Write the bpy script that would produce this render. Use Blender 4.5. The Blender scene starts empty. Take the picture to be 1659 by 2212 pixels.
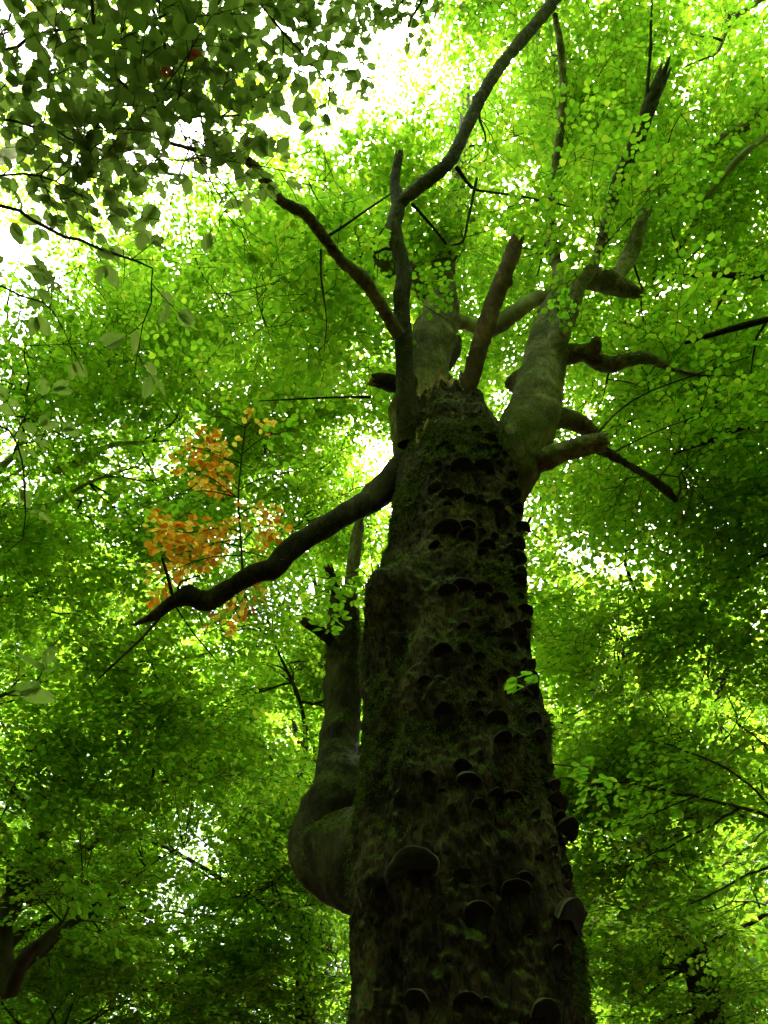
import bpy, math, random
import numpy as np
from mathutils import Vector, Matrix
from mathutils.bvhtree import BVHTree

# ------------------------------------------------------------------ camera, sky, sun, exposure
sc = bpy.context.scene
C = sc.collection
R = math.radians
PITCH = R(52)
CAM = np.array((0.0, 0.0, 1.6))
F = 1613.0                                   # focal length in units of a 1659 x 2212 grid
cam_d = bpy.data.cameras.new('camera')
cam_d.sensor_fit = 'VERTICAL'; cam_d.sensor_height = 36.0; cam_d.sensor_width = 36.0
cam_d.lens = 36.0 * F / 2212.0
cam_d.clip_start = 0.05; cam_d.clip_end = 2000
cam = bpy.data.objects.new('camera', cam_d); C.objects.link(cam)
cam.location = CAM; cam.rotation_euler = (math.pi / 2 + PITCH, 0, 0)
sc.camera = cam

SUN_EL, SUN_AZ = R(70), R(38)                # azimuth from +Y towards +X
world = bpy.data.worlds.new('World'); sc.world = world; world.use_nodes = True
wn = world.node_tree.nodes; wl = world.node_tree.links
for n in list(wn): wn.remove(n)
wo = wn.new('ShaderNodeOutputWorld'); bg = wn.new('ShaderNodeBackground')
sky = wn.new('ShaderNodeTexSky'); sky.sky_type = 'NISHITA'; sky.sun_disc = False
sky.sun_elevation = SUN_EL; sky.sun_rotation = SUN_AZ
sky.air_density = 1.0; sky.dust_density = 6.0; sky.ozone_density = 1.0
hs = wn.new('ShaderNodeHueSaturation'); hs.inputs['Saturation'].default_value = 0.25
wl.new(sky.outputs[0], hs.inputs['Color']); wl.new(hs.outputs[0], bg.inputs['Color'])
bg.inputs['Strength'].default_value = 0.15
wl.new(bg.outputs[0], wo.inputs['Surface'])
sun_d = bpy.data.lights.new('sun', 'SUN'); sun_d.energy = 1.5; sun_d.angle = R(14); sun_d.color = (1, 0.96, 0.88)
sun = bpy.data.objects.new('sun', sun_d); C.objects.link(sun)
sv = Vector((math.sin(SUN_AZ) * math.cos(SUN_EL), math.cos(SUN_AZ) * math.cos(SUN_EL), math.sin(SUN_EL)))
sun.rotation_euler = sv.to_track_quat('Z', 'Y').to_euler(); sun.location = (20, 30, 60)
sc.view_settings.view_transform = 'Standard'; sc.view_settings.look = 'None'
sc.view_settings.gamma = 1; sc.view_settings.use_curve_mapping = False
sc.view_settings.exposure = 3.55
cy = sc.cycles
cy.max_bounces = 10; cy.diffuse_bounces = 7; cy.transmission_bounces = 7; cy.glossy_bounces = 2
cy.transparent_max_bounces = 4; cy.use_denoising = True
cy.caustics_reflective = False; cy.caustics_refractive = False

# ------------------------------------------------------------------ maths helpers
FW = np.array((0, math.cos(PITCH), math.sin(PITCH)))
UP = np.array((0, -math.sin(PITCH), math.cos(PITCH)))
RT = np.array((1.0, 0, 0))

def at(x, y, d):
    """a point d metres ahead of the viewpoint, seen towards (x, y)"""
    return CAM + d * (FW + RT * ((x - 829.5) / F) + UP * ((1106 - y) / F))

def toward(P):
    q = np.atleast_2d(P) - CAM
    z = q @ FW
    zz = np.where(z > 0.05, z, 0.05)
    return 829.5 + F * (q @ RT) / zz, 1106 - F * (q @ UP) / zz, z

def _hash(i, j, k, s):
    h = (i * 374761393 + j * 668265263 + k * 1274126177 + s * 974711) & 0xffffffff
    h = ((h ^ (h >> 13)) * 1274126177) & 0xffffffff
    return ((h ^ (h >> 16)) & 0xffff) / 65535.0

def vnoise(p, s=0):
    p = np.asarray(p, float)
    i = np.floor(p).astype(np.int64); f = p - i
    f = f * f * (3 - 2 * f)
    o = 0
    for a in (0, 1):
        for b in (0, 1):
            for c in (0, 1):
                w = (f[:, 0] if a else 1 - f[:, 0]) * (f[:, 1] if b else 1 - f[:, 1]) * (f[:, 2] if c else 1 - f[:, 2])
                o = o + w * _hash(i[:, 0] + a, i[:, 1] + b, i[:, 2] + c, s)
    return o

def fbm(p, s=0, n=3, g=0.5):
    o = 0; a = 1; t = 0
    for k in range(n):
        o = o + a * vnoise(np.asarray(p) * 2 ** k, s + k * 17); t += a; a *= g
    return o / t - 0.5

def nrm(v):
    v = np.asarray(v, float)
    return v / (np.linalg.norm(v, axis=-1, keepdims=True) + 1e-12)

def smooth_poly(P, r, step):
    P = np.asarray(P, float); r = np.asarray(r, float)
    if len(P) == 2:
        n = max(2, int(np.linalg.norm(P[1] - P[0]) / step) + 1); t = np.linspace(0, 1, n)[:, None]
        return P[0] * (1 - t) + P[1] * t, r[0] * (1 - t[:, 0]) + r[1] * t[:, 0]
    Q = np.vstack((2 * P[0] - P[1], P, 2 * P[-1] - P[-2])); q = np.concatenate(([r[0]], r, [r[-1]]))
    op, orr = [], []
    for i in range(1, len(Q) - 2):
        n = max(1, int(np.linalg.norm(Q[i + 1] - Q[i]) / step))
        t = (np.arange(n) / n)[:, None]
        a, b, c, d = Q[i - 1], Q[i], Q[i + 1], Q[i + 2]
        op.append(0.5 * (2 * b + (c - a) * t + (2 * a - 5 * b + 4 * c - d) * t ** 2 + (3 * b - a - 3 * c + d) * t ** 3))
        s = t[:, 0]; s = s * s * (3 - 2 * s)
        orr.append(q[i] * (1 - s) + q[i + 1] * s)
    op.append(P[-1:]); orr.append(r[-1:])
    return np.vstack(op), np.concatenate(orr)

class MB:
    """collects polygons and links them as ONE mesh object"""
    def __init__(s): s.v = []; s.loops = []; s.tot = []; s.mi = []; s.n = 0
    def add(s, v, faces, m=0):
        faces = np.asarray(faces, np.int64); v = np.asarray(v, float).reshape(-1, 3)
        s.v.append(v); s.loops.append((faces + s.n).ravel())
        s.tot.append(np.full(len(faces), faces.shape[1])); s.mi.append(np.full(len(faces), m)); s.n += len(v)
    def mesh(s, name, mats, smooth=False):
        me = bpy.data.meshes.new(name)
        v = np.vstack(s.v); lo = np.concatenate(s.loops); tot = np.concatenate(s.tot)
        me.vertices.add(len(v)); me.vertices.foreach_set('co', v.astype(np.float32).ravel())
        me.loops.add(len(lo)); me.loops.foreach_set('vertex_index', lo.astype(np.int32))
        me.polygons.add(len(tot))
        me.polygons.foreach_set('loop_start', np.concatenate(([0], np.cumsum(tot)[:-1])).astype(np.int32))
        me.polygons.foreach_set('loop_total', tot.astype(np.int32))
        me.polygons.foreach_set('material_index', np.concatenate(s.mi).astype(np.int32))
        if smooth: me.polygons.foreach_set('use_smooth', np.ones(len(tot), bool))
        for m in (mats if isinstance(mats, (list, tuple)) else [mats]): me.materials.append(m)
        me.update(calc_edges=True)
        return me
    def build(s, name, mats, parent=None, smooth=False, **props):
        return link(name, s.mesh(name, mats, smooth), parent, **props)

def link(name, me, parent=None, **props):
    o = bpy.data.objects.new(name, me); C.objects.link(o)
    if parent is not None: attach(o, parent)
    for k, val in props.items(): o[k] = val
    return o

def world_loc(o):
    p = Vector((0, 0, 0))
    while o is not None: p = p + Vector(o.location); o = o.parent
    return p

def attach(o, parent):
    """keep the child where it stands; parents are never rotated"""
    o.parent = parent; o.location = Vector(o.location) - world_loc(parent)

def thing(name, label, cat, loc, group=None):
    o = bpy.data.objects.new(name, None); C.objects.link(o); o.location = loc; o.empty_display_size = 0.3
    o['label'] = label; o['category'] = cat
    if group: o['group'] = group
    return o

def frames(P):
    T = nrm(np.gradient(P, axis=0))
    u = np.cross(T[0], (0.3, 0.9, 0.1)); u = u / np.linalg.norm(u)
    U = [u]
    for i in range(1, len(P)):
        u = u - T[i] * (u @ T[i]); u = u / (np.linalg.norm(u) + 1e-12); U.append(u)
    U = np.array(U)
    return T, U, np.cross(T, U)

def tube(P, r, nseg=8, step=0.1, amp=0.0, freq=3.0, seed=0, jag=0.0, lumps=(), fine=0.0, cap=True):
    """a bent, tapering limb: vertices and quads; jag makes a torn end"""
    P, r = smooth_poly(P, r, step)
    T, U, W = frames(P)
    a = np.arange(nseg) * 2 * np.pi / nseg
    N = U[:, None, :] * np.cos(a)[None, :, None] + W[:, None, :] * np.sin(a)[None, :, None]
    n = len(P)
    V = P[:, None, :] + N * r[:, None, None]
    flat = V.reshape(-1, 3); dn = N.reshape(-1, 3); rr = np.repeat(r, nseg)
    if amp: flat = flat + dn * (rr * amp * 2 * fbm(flat * freq, seed, 3))[:, None]
    if fine: flat = flat + dn * (fine * 2 * fbm(flat * np.array((22, 22, 11)), seed + 5, 3, 0.6))[:, None]
    for c, s, h in lumps:
        d2 = ((flat - c) ** 2).sum(1); flat = flat + dn * (h * np.exp(-d2 / (s * s)))[:, None]
    if jag:
        k = max(2, int(jag * 1.2 / step)); V2 = flat.reshape(n, nseg, 3)
        j = vnoise(np.c_[np.cos(a) * 2.2, np.sin(a) * 2.2, np.full(nseg, seed * 1.3)], seed) * 1.3 + 0.7 * vnoise(np.c_[np.cos(a) * 6, np.sin(a) * 6, np.full(nseg, seed)], seed + 3) - 1.0
        for q in range(k):
            V2[n - 1 - q] += T[n - 1 - q] * (jag * j * (1 - q / k) ** 1.0)[:, None]
        flat = V2.reshape(-1, 3)
    i = np.arange(n - 1)[:, None] * nseg; b = np.arange(nseg)[None]; b2 = (b + 1) % nseg
    q = np.stack((i + b, i + b2, i + nseg + b2, i + nseg + b), -1).reshape(-1, 4)
    v = flat
    ends = []
    if cap:
        depth = -2.0 * r[-1] if jag else 0.5 * r[-1]
        tip = P[-1] + T[-1] * depth
        v = np.vstack((v, tip[None]))
        L = (n - 1) * nseg
        ends = np.array([(L + k, L + (k + 1) % nseg, len(v) - 1) for k in range(nseg)])
    return v, q, ends

def add_tube(mb, P, r, m=0, **kw):
    v, q, e = tube(P, r, **kw)
    base = mb.n; mb.add(v, q, m)
    if len(e):
        mb.loops.append((e + base).ravel()); mb.tot.append(np.full(len(e), 3)); mb.mi.append(np.full(len(e), kw.get('capm', m)))

# ------------------------------------------------------------------ materials
def nodes(name):
    m = bpy.data.materials.new(name); m.use_nodes = True
    nt = m.node_tree
    for n in list(nt.nodes): nt.nodes.remove(n)
    out = nt.nodes.new('ShaderNodeOutputMaterial')
    def N(t, **kw):
        n = nt.nodes.new(t)
        for k, v in kw.items():
            if k in n.inputs: n.inputs[k].default_value = v
            else: setattr(n, k, v)
        return n
    return m, N, nt.links.new, out

def ramp(N, stops):
    r = N('ShaderNodeValToRGB'); e = r.color_ramp.elements
    while len(e) < len(stops): e.new(0.5)
    for k, (p, c) in enumerate(stops): e[k].position = p; e[k].color = (*c, 1)
    return r

def leaf_material(name, refl, trans, island=True, gloss=0.06):
    """thin leaf: reflects a little, lets green light through; colour differs from leaf to leaf"""
    m, N, L, out = nodes(name)
    src = N('ShaderNodeObjectInfo').outputs['Random']
    if island:
        sm = N('ShaderNodeMath', operation='ADD'); fr = N('ShaderNodeMath', operation='FRACT'); L(src, sm.inputs[0]); L(N('ShaderNodeNewGeometry').outputs['Random Per Island'], sm.inputs[1])
        L(sm.outputs[0], fr.inputs[0]); src = fr.outputs[0]
    tc = N('ShaderNodeTexCoord')
    rr = ramp(N, refl); rt = ramp(N, trans)
    L(src, rr.inputs[0]); L(src, rt.inputs[0])
    dif = N('ShaderNodeBsdfDiffuse'); tra = N('ShaderNodeBsdfTranslucent')
    if not island:
        wv = N('ShaderNodeTexWave', wave_type='BANDS', bands_direction='DIAGONAL'); wv.inputs['Scale'].default_value = 28
        wv.inputs['Distortion'].default_value = 1.0
        L(tc.outputs['Object'], wv.inputs['Vector'])
        nz = N('ShaderNodeTexNoise'); nz.inputs['Scale'].default_value = 60; L(tc.outputs['Object'], nz.inputs['Vector'])
        ad = N('ShaderNodeMath', operation='MULTIPLY'); L(wv.outputs['Fac'], ad.inputs[0]); L(nz.outputs[0], ad.inputs[1])
        mr = N('ShaderNodeMapRange'); mr.inputs['To Min'].default_value = 1.12; mr.inputs['To Max'].default_value = 0.68
        L(ad.outputs[0], mr.inputs['Value'])
        for rmp, sh in ((rr, dif), (rt, tra)):
            mx = N('ShaderNodeVectorMath', operation='SCALE'); L(rmp.outputs[0], mx.inputs[0]); L(mr.outputs[0], mx.inputs['Scale']); L(mx.outputs[0], sh.inputs['Color'])
    else:
        L(rr.outputs[0], dif.inputs['Color']); L(rt.outputs[0], tra.inputs['Color'])
    ads = N('ShaderNodeAddShader'); L(dif.outputs[0], ads.inputs[0]); L(tra.outputs[0], ads.inputs[1])
    if gloss:
        gl = N('ShaderNodeBsdfGlossy'); gl.inputs['Roughness'].default_value = 0.45
        mix = N('ShaderNodeMixShader'); mix.inputs[0].default_value = gloss
        L(ads.outputs[0], mix.inputs[1]); L(gl.outputs[0], mix.inputs[2]); L(mix.outputs[0], out.inputs[0])
    else: L(ads.outputs[0], out.inputs[0])
    return m

GREEN_R = [(0.0, (0.035, 0.065, 0.012)), (0.5, (0.05, 0.09, 0.015)), (0.9, (0.075, 0.11, 0.018)), (1.0, (0.10, 0.11, 0.02))]
GREEN_T = [(0.0, (0.12, 0.275, 0.010)), (0.5, (0.20, 0.37, 0.014)), (0.9, (0.29, 0.43, 0.020)), (1.0, (0.40, 0.45, 0.028))]
M_leaf = leaf_material('beech_leaf', GREEN_R, GREEN_T, gloss=0.03)
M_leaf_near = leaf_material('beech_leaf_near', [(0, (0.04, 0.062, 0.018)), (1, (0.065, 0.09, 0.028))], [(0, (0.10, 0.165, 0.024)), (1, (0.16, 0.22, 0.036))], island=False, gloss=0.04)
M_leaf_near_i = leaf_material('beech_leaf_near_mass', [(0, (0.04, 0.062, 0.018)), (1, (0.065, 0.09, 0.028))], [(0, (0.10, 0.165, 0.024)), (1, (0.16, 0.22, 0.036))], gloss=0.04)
M_leaf_mid = leaf_material('beech_leaf_mid', GREEN_R, [(0, (0.13, 0.30, 0.010)), (1, (0.23, 0.40, 0.016))], island=False, gloss=0.03)
M_leaf_red = leaf_material('withered_red_leaf', [(0, (0.12, 0.03, 0.015)), (1, (0.16, 0.04, 0.02))], [(0, (0.2, 0.03, 0.01)), (1, (0.25, 0.05, 0.015))], island=False)
M_orange = leaf_material('autumn_leaf', [(0, (0.20, 0.08, 0.012)), (1, (0.28, 0.16, 0.03))],
                         [(0, (0.36, 0.09, 0.006)), (0.4, (0.55, 0.20, 0.010)), (0.75, (0.60, 0.33, 0.03)), (0.95, (0.60, 0.44, 0.06)), (1, (0.40, 0.38, 0.03))], island=False, gloss=0.03)

def bark_material(name, cols, moss=None, moss_amt=0.5, scale=6.0, bump=0.5, stretch=0.35, spots=True, up_moss=0.0, cracks=None):
    m, N, L, out = nodes(name)
    tc = N('ShaderNodeTexCoord'); mp = N('ShaderNodeMapping'); mp.inputs['Scale'].default_value = (1, 1, stretch)
    L(tc.outputs['Object'], mp.inputs[0])
    n1 = N('ShaderNodeTexNoise'); n1.inputs['Scale'].default_value = scale; n1.inputs['Detail'].default_value = 8; n1.inputs['Roughness'].default_value = 0.65
    L(mp.outputs[0], n1.inputs['Vector'])
    r = ramp(N, cols); L(n1.outputs[0], r.inputs[0]); col = r.outputs[0]
    if spots:
        n3 = N('ShaderNodeTexNoise'); n3.inputs['Scale'].default_value = 2.2; n3.inputs['Detail'].default_value = 6; L(tc.outputs['Object'], n3.inputs['Vector'])
        r3 = ramp(N, [(0.42, (0.55, 0.52, 0.46)), (0.62, (1.2, 1.2, 1.15))]); L(n3.outputs[0], r3.inputs[0])
        mu = N('ShaderNodeVectorMath', operation='MULTIPLY'); L(col, mu.inputs[0]); L(r3.outputs[0], mu.inputs[1]); col = mu.outputs[0]
    if cracks:
        n6 = N('ShaderNodeTexNoise'); n6.inputs['Scale'].default_value = cracks[0]; n6.inputs['Detail'].default_value = 5; n6.inputs['Roughness'].default_value = 0.6; n6.inputs['Distortion'].default_value = 0.6; L(mp.outputs[0], n6.inputs['Vector'])
        lo = 1 - cracks[1]; r6 = ramp(N, [(0.36, (1.15, 1.15, 1.15)), (0.46, (1, 1, 1)), (0.495, (lo, lo, lo)), (0.53, (1, 1, 1)), (0.60, (1.25, 1.22, 1.18)), (0.66, (.75, .75, .75))]); L(n6.outputs[0], r6.inputs[0])
        m6 = N('ShaderNodeVectorMath', operation='MULTIPLY'); L(col, m6.inputs[0]); L(r6.outputs[0], m6.inputs[1]); col = m6.outputs[0]
    if moss:
        n2 = N('ShaderNodeTexNoise'); n2.inputs['Scale'].default_value = 3.1; n2.inputs['Detail'].default_value = 7; n2.inputs['Roughness'].default_value = 0.7
        L(tc.outputs['Object'], n2.inputs['Vector'])
        fac = n2.outputs[0]
        if up_moss:
            g = N('ShaderNodeNewGeometry'); sx = N('ShaderNodeSeparateXYZ'); L(g.outputs['Normal'], sx.inputs[0])
            ma = N('ShaderNodeMath', operation='MULTIPLY_ADD'); L(sx.outputs[2], ma.inputs[0]); ma.inputs[1].default_value = up_moss; L(fac, ma.inputs[2]); fac = ma.outputs[0]
        r2 = ramp(N, [(1 - moss_amt - 0.06, (0, 0, 0)), (1 - moss_amt + 0.06, (1, 1, 1))]); L(fac, r2.inputs[0])
        n4 = N('ShaderNodeTexNoise'); n4.inputs['Scale'].default_value = 40; n4.inputs['Detail'].default_value = 4; L(tc.outputs['Object'], n4.inputs['Vector'])
        rm = ramp(N, [(0.3, moss[0]), (0.7, moss[1])]); L(n4.outputs[0], rm.inputs[0])
        mx = N('ShaderNodeMix', data_type='RGBA'); L(r2.outputs[0], mx.inputs[0]); L(col, mx.inputs[6]); L(rm.outputs[0], mx.inputs[7]); col = mx.outputs[2]
    b = N('ShaderNodeBsdfPrincipled'); b.inputs['Roughness'].default_value = 0.85
    b.inputs['Specular IOR Level'].default_value = 0.2
    L(col, b.inputs['Base Color'])
    n5 = N('ShaderNodeTexNoise'); n5.inputs['Scale'].default_value = scale * 7; n5.inputs['Detail'].default_value = 6; L(mp.outputs[0], n5.inputs['Vector'])
    bp = N('ShaderNodeBump'); bp.inputs['Strength'].default_value = bump; bp.inputs['Distance'].default_value = 0.02
    L(n5.outputs[0], bp.inputs['Height']); L(bp.outputs[0], b.inputs['Normal'])
    L(b.outputs[0], out.inputs[0])
    return m

MOSS = ((0.018, 0.025, 0.005), (0.085, 0.10, 0.016))
M_trunk = bark_material('old_mossy_bark', [(0.3, (0.014, 0.010, 0.008)), (0.48, (0.038, 0.027, 0.019)), (0.58, (0.07, 0.046, 0.03)), (0.7, (0.13, 0.088, 0.06))], MOSS, 0.345, 7, 1.0, 0.4, up_moss=0.7, cracks=(16, .85))
M_elbow = bark_material('mossy_limb_bark', [(0.3, (0.017, 0.013, 0.010)), (0.5, (0.042, 0.034, 0.024)), (0.62, (0.075, 0.059, 0.042)), (0.75, (0.12, 0.095, 0.068))], MOSS, 0.40, 8, 0.9, 0.4, up_moss=0.6)
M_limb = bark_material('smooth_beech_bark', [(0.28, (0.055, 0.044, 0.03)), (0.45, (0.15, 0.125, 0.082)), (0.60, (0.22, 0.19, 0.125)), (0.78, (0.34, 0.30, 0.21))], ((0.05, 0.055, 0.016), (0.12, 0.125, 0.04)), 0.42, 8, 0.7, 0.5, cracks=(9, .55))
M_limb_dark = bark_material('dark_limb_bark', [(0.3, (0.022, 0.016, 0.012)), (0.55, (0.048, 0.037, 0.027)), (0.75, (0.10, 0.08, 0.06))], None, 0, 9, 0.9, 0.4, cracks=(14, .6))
M_dead = bark_material('dead_red_wood', [(0.3, (0.03, 0.016, 0.012)), (0.5, (0.085, 0.038, 0.026)), (0.72, (0.22, 0.115, 0.08))], None, 0, 6, 0.7, 0.25)
M_torn = bark_material('torn_wood', [(0.3, (0.16, 0.07, 0.035)), (0.5, (0.30, 0.17, 0.10)), (0.7, (0.48, 0.33, 0.22))], None, 0, 14, 0.6, 0.15, spots=False)
M_pale = bark_material('pale_beech_bark', [(0.3, (0.22, 0.19, 0.14)), (0.6, (0.33, 0.30, 0.23)), (0.8, (0.42, 0.39, 0.31))], ((0.08, 0.10, 0.03), (0.15, 0.17, 0.06)), 0.33, 5, 0.3, 0.5)
M_twig = bark_material('twig_bark', [(0.3, (0.025, 0.019, 0.014)), (0.7, (0.06, 0.048, 0.035))], None, 0, 20, 0.2, 1, spots=False)
M_grey = bark_material('grey_beech_bark', [(0.3, (0.04, 0.034, 0.026)), (0.6, (0.075, 0.065, 0.05)), (0.8, (0.12, 0.11, 0.085))], ((0.04, 0.055, 0.015), (0.07, 0.085, 0.025)), 0.42, 6, 0.4, 0.4)
M_moss = leaf_material('moss_tuft', [(0, (0.025, 0.035, 0.006)), (0.6, (0.06, 0.078, 0.014)), (1, (0.11, 0.115, 0.03))], [(0, (0.02, 0.035, 0.005)), (1, (0.06, 0.08, 0.012))], gloss=0)

def fungus_material():
    m, N, L, out = nodes('bracket_fungus_skin')
    tc = N('ShaderNodeTexCoord'); sp = N('ShaderNodeSeparateXYZ'); L(tc.outputs['Object'], sp.inputs[0])
    wv = N('ShaderNodeTexWave', wave_type='BANDS', bands_direction='Z'); wv.inputs['Scale'].default_value = 3.2; wv.inputs['Distortion'].default_value = 2.5
    L(tc.outputs['Object'], wv.inputs['Vector'])
    top = ramp(N, [(0.1, (0.02, 0.015, 0.012)), (0.6, (0.05, 0.04, 0.032)), (0.95, (0.085, 0.074, 0.062))]); L(wv.outputs['Fac'], top.inputs[0])
    n = N('ShaderNodeTexNoise'); n.inputs['Scale'].default_value = 9; n.inputs['Detail'].default_value = 6; L(tc.outputs['Object'], n.inputs['Vector'])
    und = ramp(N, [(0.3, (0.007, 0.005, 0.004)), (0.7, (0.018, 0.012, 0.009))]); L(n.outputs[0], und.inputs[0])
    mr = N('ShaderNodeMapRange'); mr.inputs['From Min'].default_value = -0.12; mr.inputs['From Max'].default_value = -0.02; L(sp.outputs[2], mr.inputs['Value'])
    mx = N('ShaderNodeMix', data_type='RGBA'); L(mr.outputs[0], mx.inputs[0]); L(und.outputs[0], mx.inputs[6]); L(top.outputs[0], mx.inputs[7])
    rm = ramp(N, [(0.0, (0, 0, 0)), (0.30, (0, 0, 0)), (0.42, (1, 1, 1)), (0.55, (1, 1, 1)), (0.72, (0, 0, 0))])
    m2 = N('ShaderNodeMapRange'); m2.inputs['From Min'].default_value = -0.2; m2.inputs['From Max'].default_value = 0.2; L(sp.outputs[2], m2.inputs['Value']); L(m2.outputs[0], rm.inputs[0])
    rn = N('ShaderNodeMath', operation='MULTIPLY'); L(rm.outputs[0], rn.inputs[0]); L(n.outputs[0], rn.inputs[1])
    mr2 = N('ShaderNodeMix', data_type='RGBA'); L(rn.outputs[0], mr2.inputs[0]); L(mx.outputs[2], mr2.inputs[6]); mr2.inputs[7].default_value = (0.20, 0.16, 0.12, 1); mx = mr2  # rim highlight painted into the skin colour as a pale broken band
    b = N('ShaderNodeBsdfPrincipled'); b.inputs['Roughness'].default_value = 0.75; b.inputs['Specular IOR Level'].default_value = 0.08; L(mx.outputs[2], b.inputs['Base Color'])
    bp = N('ShaderNodeBump'); bp.inputs['Strength'].default_value = 0.4; L(n.outputs[0], bp.inputs['Height']); L(bp.outputs[0], b.inputs['Normal'])
    L(b.outputs[0], out.inputs[0]); return m
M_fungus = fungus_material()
M_ochre = bark_material('young_ochre_fungus', [(0.3, (0.22, 0.12, 0.04)), (0.7, (0.42, 0.27, 0.11))], None, 0, 12, 0.3, 1, spots=False)

# ------------------------------------------------------------------ ground
def ground():
    mb = MB(); n = 61
    g = np.sign(np.linspace(-1, 1, n)) * np.abs(np.linspace(-1, 1, n)) ** 2.2 * 300
    X, Y = np.meshgrid(g, g, indexing='ij')
    Z = 0.9 * fbm(np.c_[X.ravel() * .12, Y.ravel() * .12, np.zeros(n * n)], 4) - 0.02
    v = np.c_[X.ravel(), Y.ravel(), Z]
    i, j = np.meshgrid(np.arange(n - 1), np.arange(n - 1), indexing='ij'); a = (i * n + j).ravel()
    mb.add(v, np.c_[a, a + n, a + n + 1, a + 1])
    m = bark_material('leaf_litter', [(0.3, (0.035, 0.022, 0.012)), (0.55, (0.075, 0.045, 0.022)), (0.75, (0.13, 0.08, 0.04))], MOSS, 0.3, 9, 0.8, 1)
    mb.build('ground', m, smooth=True, kind='structure')
ground()

# ------------------------------------------------------------------ leaves and sprays
rng = np.random.default_rng(7)
HEX = np.array(((0, 0), (0.28, 0.27), (0.66, 0.27), (1.0, 0.0), (0.66, -0.27), (0.28, -0.27)))
HEX[:, 0] -= 0.0

def rot_axis(ax, a):
    ax = nrm(ax); c, s = math.cos(a), math.sin(a); x, y, z = ax
    return np.array(((c + x * x * (1 - c), x * y * (1 - c) - z * s, x * z * (1 - c) + y * s),
                     (y * x * (1 - c) + z * s, c + y * y * (1 - c), y * z * (1 - c) - x * s),
                     (z * x * (1 - c) - y * s, z * y * (1 - c) + x * s, c + z * z * (1 - c))))

def make_spray(g, L=0.5, ntw=5, coarse=False):
    """a flat beech spray: main twig, side twigs, alternate leaves; returns leaf frames (pos, x, y) and stems"""
    leaves, stems = [], []
    def shoot(p, ang, length, lv, spacing):
        q = p; k = int(length / spacing); a = ang; pts = [p]
        for i in range(k):
            a += g.normal(0, 0.10); d = np.array((math.cos(a), math.sin(a), g.normal(-0.03, 0.10)))
            q = q + d * spacing; pts.append(q)
            sgn = 1 if i % 2 else -1
            if lv == 0 and i >= 1:
                shoot(q, a + sgn * g.uniform(0.6, 0.95), length * g.uniform(0.35, 0.6) * (1 - 0.5 * i / k), 1, 0.036)
                if g.random() < 0.4: leaves.append((q, a - sgn * g.uniform(0.6, 1.1), g.uniform(0.048, 0.072)))
            elif lv == 1:
                leaves.append((q, a + sgn * g.uniform(0.6, 1.1), g.uniform(0.048, 0.078)))
        leaves.append((q, a + g.normal(0, 0.2), g.uniform(0.055, 0.08)))
        stems.append(np.array(pts))
    shoot(np.zeros(3), 0.0, L, 0, L / ntw)
    lv = []
    for p, a, l in leaves:
        x = np.array((math.cos(a), math.sin(a), g.normal(-0.22, 0.22))); x = nrm(x)
        y = nrm(np.cross((0, 0, 1), x)); z = np.cross(x, y)
        t = g.normal(0, 0.40); y = y * math.cos(t) + z * math.sin(t)
        w = l * g.uniform(1.0, 1.3)
        z = np.cross(x, y); cur = g.uniform(-0.06, 0.16)
        lv.append(p + HEX[:, :1] * l * x + HEX[:, 1:] * w * y + z * (np.abs(HEX[:, 1:]) * w * cur - 0.08 * l * HEX[:, :1] ** 2))
    return np.array(lv), stems

SPR = [make_spray(np.random.default_rng(100 + k), 0.42 + 0.05 * k, 5 + k % 2) for k in range(6)]

def coarse_spray(k):
    g = np.random.default_rng(300 + k); lv = []
    D = np.array(((0, 0), (0.45, 0.36), (1, 0), (0.45, -0.36)))
    for i in range(9):
        p = np.array((g.uniform(0, 0.5), g.uniform(-0.28, 0.28), g.normal(0, 0.04))); a = g.uniform(-1.3, 1.3)
        x = nrm((math.cos(a), math.sin(a), g.normal(-0.15, 0.3))); y = nrm(np.cross((0, 0, 1), x)); z = np.cross(x, y)
        t = g.normal(0, 0.5); y = y * math.cos(t) + z * math.sin(t); l = g.uniform(0.13, 0.19)
        lv.append(p + D[:, :1] * l * x + D[:, 1:] * l * y)
    return np.array(lv)
CSPR = [coarse_spray(k) for k in range(4)]

def spray_frames(dirs, tilt, g):
    n = len(dirs)
    x = nrm(dirs + g.normal(0, 0.12, (n, 3)))
    up = nrm(np.array((0, 0, 1.0)) + g.normal(0, tilt, (n, 3)))
    y = nrm(np.cross(up, x)); z = np.cross(x, y)
    return np.stack((x, y, z), -1)

def spray_template(k):
    lv, stems = SPR[k]; mb = MB(); n = len(lv); mb.add(lv.reshape(-1, 3), np.arange(n * 6).reshape(n, 6), 0)
    for st in stems:
        st = np.r_[st[:-1: max(1, len(st) // 3)], st[-1:]] if len(st) > 4 else st
        add_tube(mb, st, np.linspace(0.0030, 0.0014, len(st)), m=1, nseg=3, step=1.0, cap=False)
    return bpy.data.objects.new('spray', mb.mesh('spray', [M_leaf, M_twig]))
def coarse_template(k):
    mb = MB(); n = len(CSPR[k]); mb.add(CSPR[k].reshape(-1, 3), np.arange(n * 4).reshape(n, 4), 0)
    return bpy.data.objects.new('spray', mb.mesh('coarse_spray', [M_leaf]))

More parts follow.
